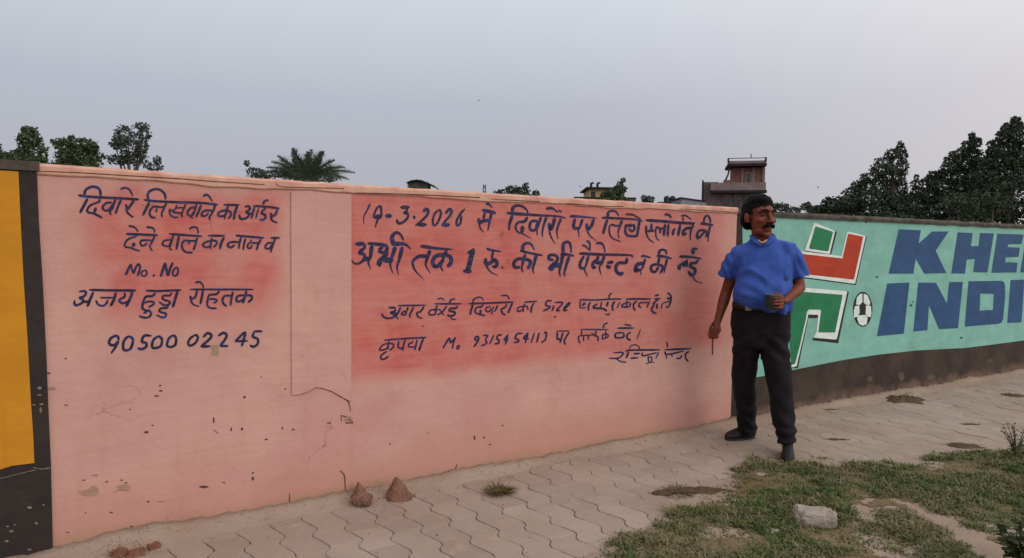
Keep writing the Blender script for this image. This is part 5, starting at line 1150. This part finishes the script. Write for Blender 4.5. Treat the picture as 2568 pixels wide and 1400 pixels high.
# ------------------------------------------------------------------ grass and weeds
def grass_mat(name):
    t = NT(name); geo = t.n('ShaderNodeNewGeometry'); pos = geo.outputs['Position']
    a = t.noise(2.2, 5, .6, pos); b = t.noise(16, 4, .6, pos)
    col = t.mix(t.rng(a, .38, .60), (.170, .155, .078, 1), (.068, .108, .030, 1)); col = t.mix(t.rng(b, .48, .66), col, (.20, .18, .10, 1))
    return t.fin(col, .8, .15)
M['grass'] = grass_mat('short_patchy_grass')
bx = [p.x for p in gpoly]; by = [p.y for p in gpoly]; V = []; cnt = 0; tries = 0
P2 = []
while len(P2) < 26000 and tries < 190000:
    tries += 1; x = random.uniform(min(bx), 5.2); y = random.uniform(2.0, max(by)+.1)
    r = Vector((x, y, -CH)); zc = r.dot(CF)
    if zc < .6: continue
    u = 1284+F*r.dot(CR)/zc; w_ = 700-F*r.dot(CU)/zc
    if u > 3000 or w_ > 1700 or u < 1200: continue
    s = sg(x, y)+.20*ns(x, y, 3, 9)+.12*ns(x, y, 9, 4)
    if s < -.07: continue
    dn = max(.14, .44+1.5*ns(x, y, 3.0, 1)+.9*ns(x, y, 9, 2)+min(.28, s*1.2))
    if inside(x, y, BARE): dn -= .55
    if inside(x, y, SLAB): dn -= .75
    if random.random() > dn: continue
    P2.append((x, y, dust_z(x, y), dn))
P2 = np.array(P2); nb = 6; n = len(P2)*nb
base = np.repeat(P2[:, :3], nb, 0)+np.c_[rng.normal(0, .014, n), rng.normal(0, .014, n), np.zeros(n)]
dens = np.repeat(P2[:, 3], nb); ang = rng.uniform(0, 2*np.pi, n); hgt = rng.uniform(.004, .017, n)*np.repeat(rng.choice([.7, 1, 1.7], len(P2), p=[.5, .38, .12]), nb)*(.6+.8*np.clip(dens, 0, 1)); ln = rng.uniform(.3, 2.2, n)*hgt; w = rng.uniform(.0016, .0042, n)
dx = np.cos(ang); dy = np.sin(ang)
A = base+np.c_[-dy*w, dx*w, np.zeros(n)]; B = base+np.c_[dy*w, -dx*w, np.zeros(n)]
m = base+np.c_[dx*ln*.4, dy*ln*.4, hgt*.75]; M1 = m+np.c_[dy*w*.8, -dx*w*.8, np.zeros(n)]; M2 = m+np.c_[-dy*w*.8, dx*w*.8, np.zeros(n)]
T = base+np.c_[dx*ln, dy*ln, hgt]
vv = np.stack([A, B, M1, M2, T], 1).reshape(-1, 3); idx = np.arange(n)*5
ff = [(i, i+1, i+2, i+3) for i in idx]+[(i+3, i+2, i+4) for i in idx]
me = bpy.data.meshes.new('grass'); me.from_pydata(vv.tolist(), [], ff); me.update(); o = link('grass', me, M['grass'])
tag(o, 'short patchy green and dry grass in the lower right corner', 'grass', kind='stuff')
xs = np.arange(.5, 4.9, .017); ys = np.arange(2.4, 5.0, .017); idm = {}; gv = []; gf = []
def vid(i, j):
    if (i, j) not in idm:
        x, y = float(xs[i]), float(ys[j]); idm[(i, j)] = len(gv); gv.append((x, y, dust_z(x, y)+.0035))
    return idm[(i, j)]
for i in range(len(xs)-1):
    for j in range(len(ys)-1):
        x, y = float(xs[i])+.008, float(ys[j])+.008
        rg = ns(x, y, 26, 3)
        if sg(x, y)+.20*ns(x, y, 3, 9)+.10*ns(x, y, 11, 4)+.05*rg > .02 and ns(x, y, 4, 6)+.35*rg > -.22 and not (inside(x, y, SLAB) and ns(x, y, 9, 3)+.5*rg > -.25) and not (inside(x, y, BARE) and ns(x, y, 9, 3)+.5*rg > -.1):
            gf.append((vid(i, j), vid(i+1, j), vid(i+1, j+1), vid(i, j+1)))
M['turf'] = ground_mat('olive_turf_soil', alb(142, 124, 98, KG), alb(122, 108, 80, KG), alb(92, 88, 60, KG), 3)
tag(mesh('turf_soil', gv, gf, M['turf'], None, True), kind='structure')
def tuft(px, py, r_px, n, mat, name, label, cat, hs=.05, flat=.5):
    p = on_ground(px, py); s = (p-Vector((0, 0, CH))).dot(CF)/F; g = G()
    for i in range(n):
        a = random.uniform(0, 6.28); r = r_px*s*random.random(); q = Vector((r*math.cos(a)*.6, r*math.sin(a)*.6, 0)); d = Vector((math.cos(a), math.sin(a)*.6, random.uniform(.05, flat))).normalized()
        L_ = hs*random.uniform(.5, 1.3); sd_ = d.cross(Vector((0, 0, 1))).normalized()*random.uniform(.0012, .003)
        g.add([q-sd_, q+sd_, q+d*L_*.6+sd_*.8+Vector((0, 0, .008)), q+d*L_*.6-sd_*.8+Vector((0, 0, .008)), q+d*L_], [(0, 1, 2, 3), (3, 2, 4)])
    o = g.make(name, mat); o.location = (p.x, p.y, max(0, dust_z(p.x, p.y))-.002); tag(o, label, cat); return o
M['dry'] = simple('dry_olive_stalks', alb(118, 104, 64, KG), alb(90, 80, 52, KG), 30, .9, 0)
tuft(1250, 1234, 42, 260, M['dry'], 'dry_weed', 'flattened dry olive weed on the pavers by the pink wall', 'weed', .07, .35)
tuft(1700, 1236, 60, 160, M['dry'], 'dry_weed', 'dry stalks lying along the dark dirt ridge', 'weed', .06, .25)
tuft(2462, 1152, 30, 60, M['grass'], 'grass_tuft', 'small grass tuft at the dusty edge near the weed', 'grass', .05, 1.2)
def weed(name, px, py, hgt, stems, leafL, label, spread=.12, per=14):
    p = on_ground(px, py); root = empty(name, (p.x, p.y, max(0, dust_z(p.x, p.y))-.003))
    lv = [(0, 0, 0), (.32, .3, .03), (.27, .64, .02), (0, 1, -.12), (-.27, .64, .02), (-.32, .3, .03), (0, .5, -.03)]
    me = bpy.data.meshes.new('leaf'); me.from_pydata([(a*leafL, b*leafL, c*leafL) for a, b, c in lv], [], [(0, 1, 6), (1, 2, 6), (2, 3, 6), (3, 4, 6), (4, 5, 6), (5, 0, 6)]); me.update(); me.materials.append(M['weed'])
    for s in range(stems):
        a = random.uniform(0, 6.28); top = Vector((math.cos(a)*spread*random.uniform(.3, 1), math.sin(a)*spread*.6, hgt*random.uniform(.7, 1.05))); mid = top*.5+Vector((0, 0, hgt*.08))
        g = G(); path = [Vector((0, 0, 0)), mid, top]; g.tube([path[0], (path[0]+mid)/2, mid, (mid+top)/2, top], [.0035, .003, .0026, .002, .0012], 5); g.make('stem', M['weed_stem'], root)
        for k in range(per):
            t = .18+.82*k/per; q = path[0]*(1-t)**2+mid*2*t*(1-t)+top*t*t
            o = bpy.data.objects.new('leaf', me); C.objects.link(o); o.parent = root; o.location = q; o.rotation_euler = (random.uniform(-.2, .7), random.uniform(-.4, .4), random.uniform(0, 6.28)); sc = random.uniform(.6, 1.15)*(1.15-.5*t); o.scale = (sc, sc, sc)
    tag(root, label, 'weed'); return root
M['weed'] = leaf_mat('weed_leaf', (.060, .082, .036, 1), (.090, .112, .052, 1), (.050, .066, .034, 1)); M['weed_stem'] = simple('weed_stem', (.09, .10, .05, 1), (.07, .08, .045, 1), 30, .8, 0)
weed('upright_weed', 2548, 1156, .23, 8, .034, 'upright small-leaved weed at the right edge by the pavement', .10, 12)
weed('upright_weed', 2590, 1240, .24, 6, .034, 'taller leafy weed cut by the right edge, middle of three', .12, 12)
weed('leafy_weed', 2552, 1440, .27, 14, .050, 'bushy broad-leaved weed in the bottom right corner', .15, 18)
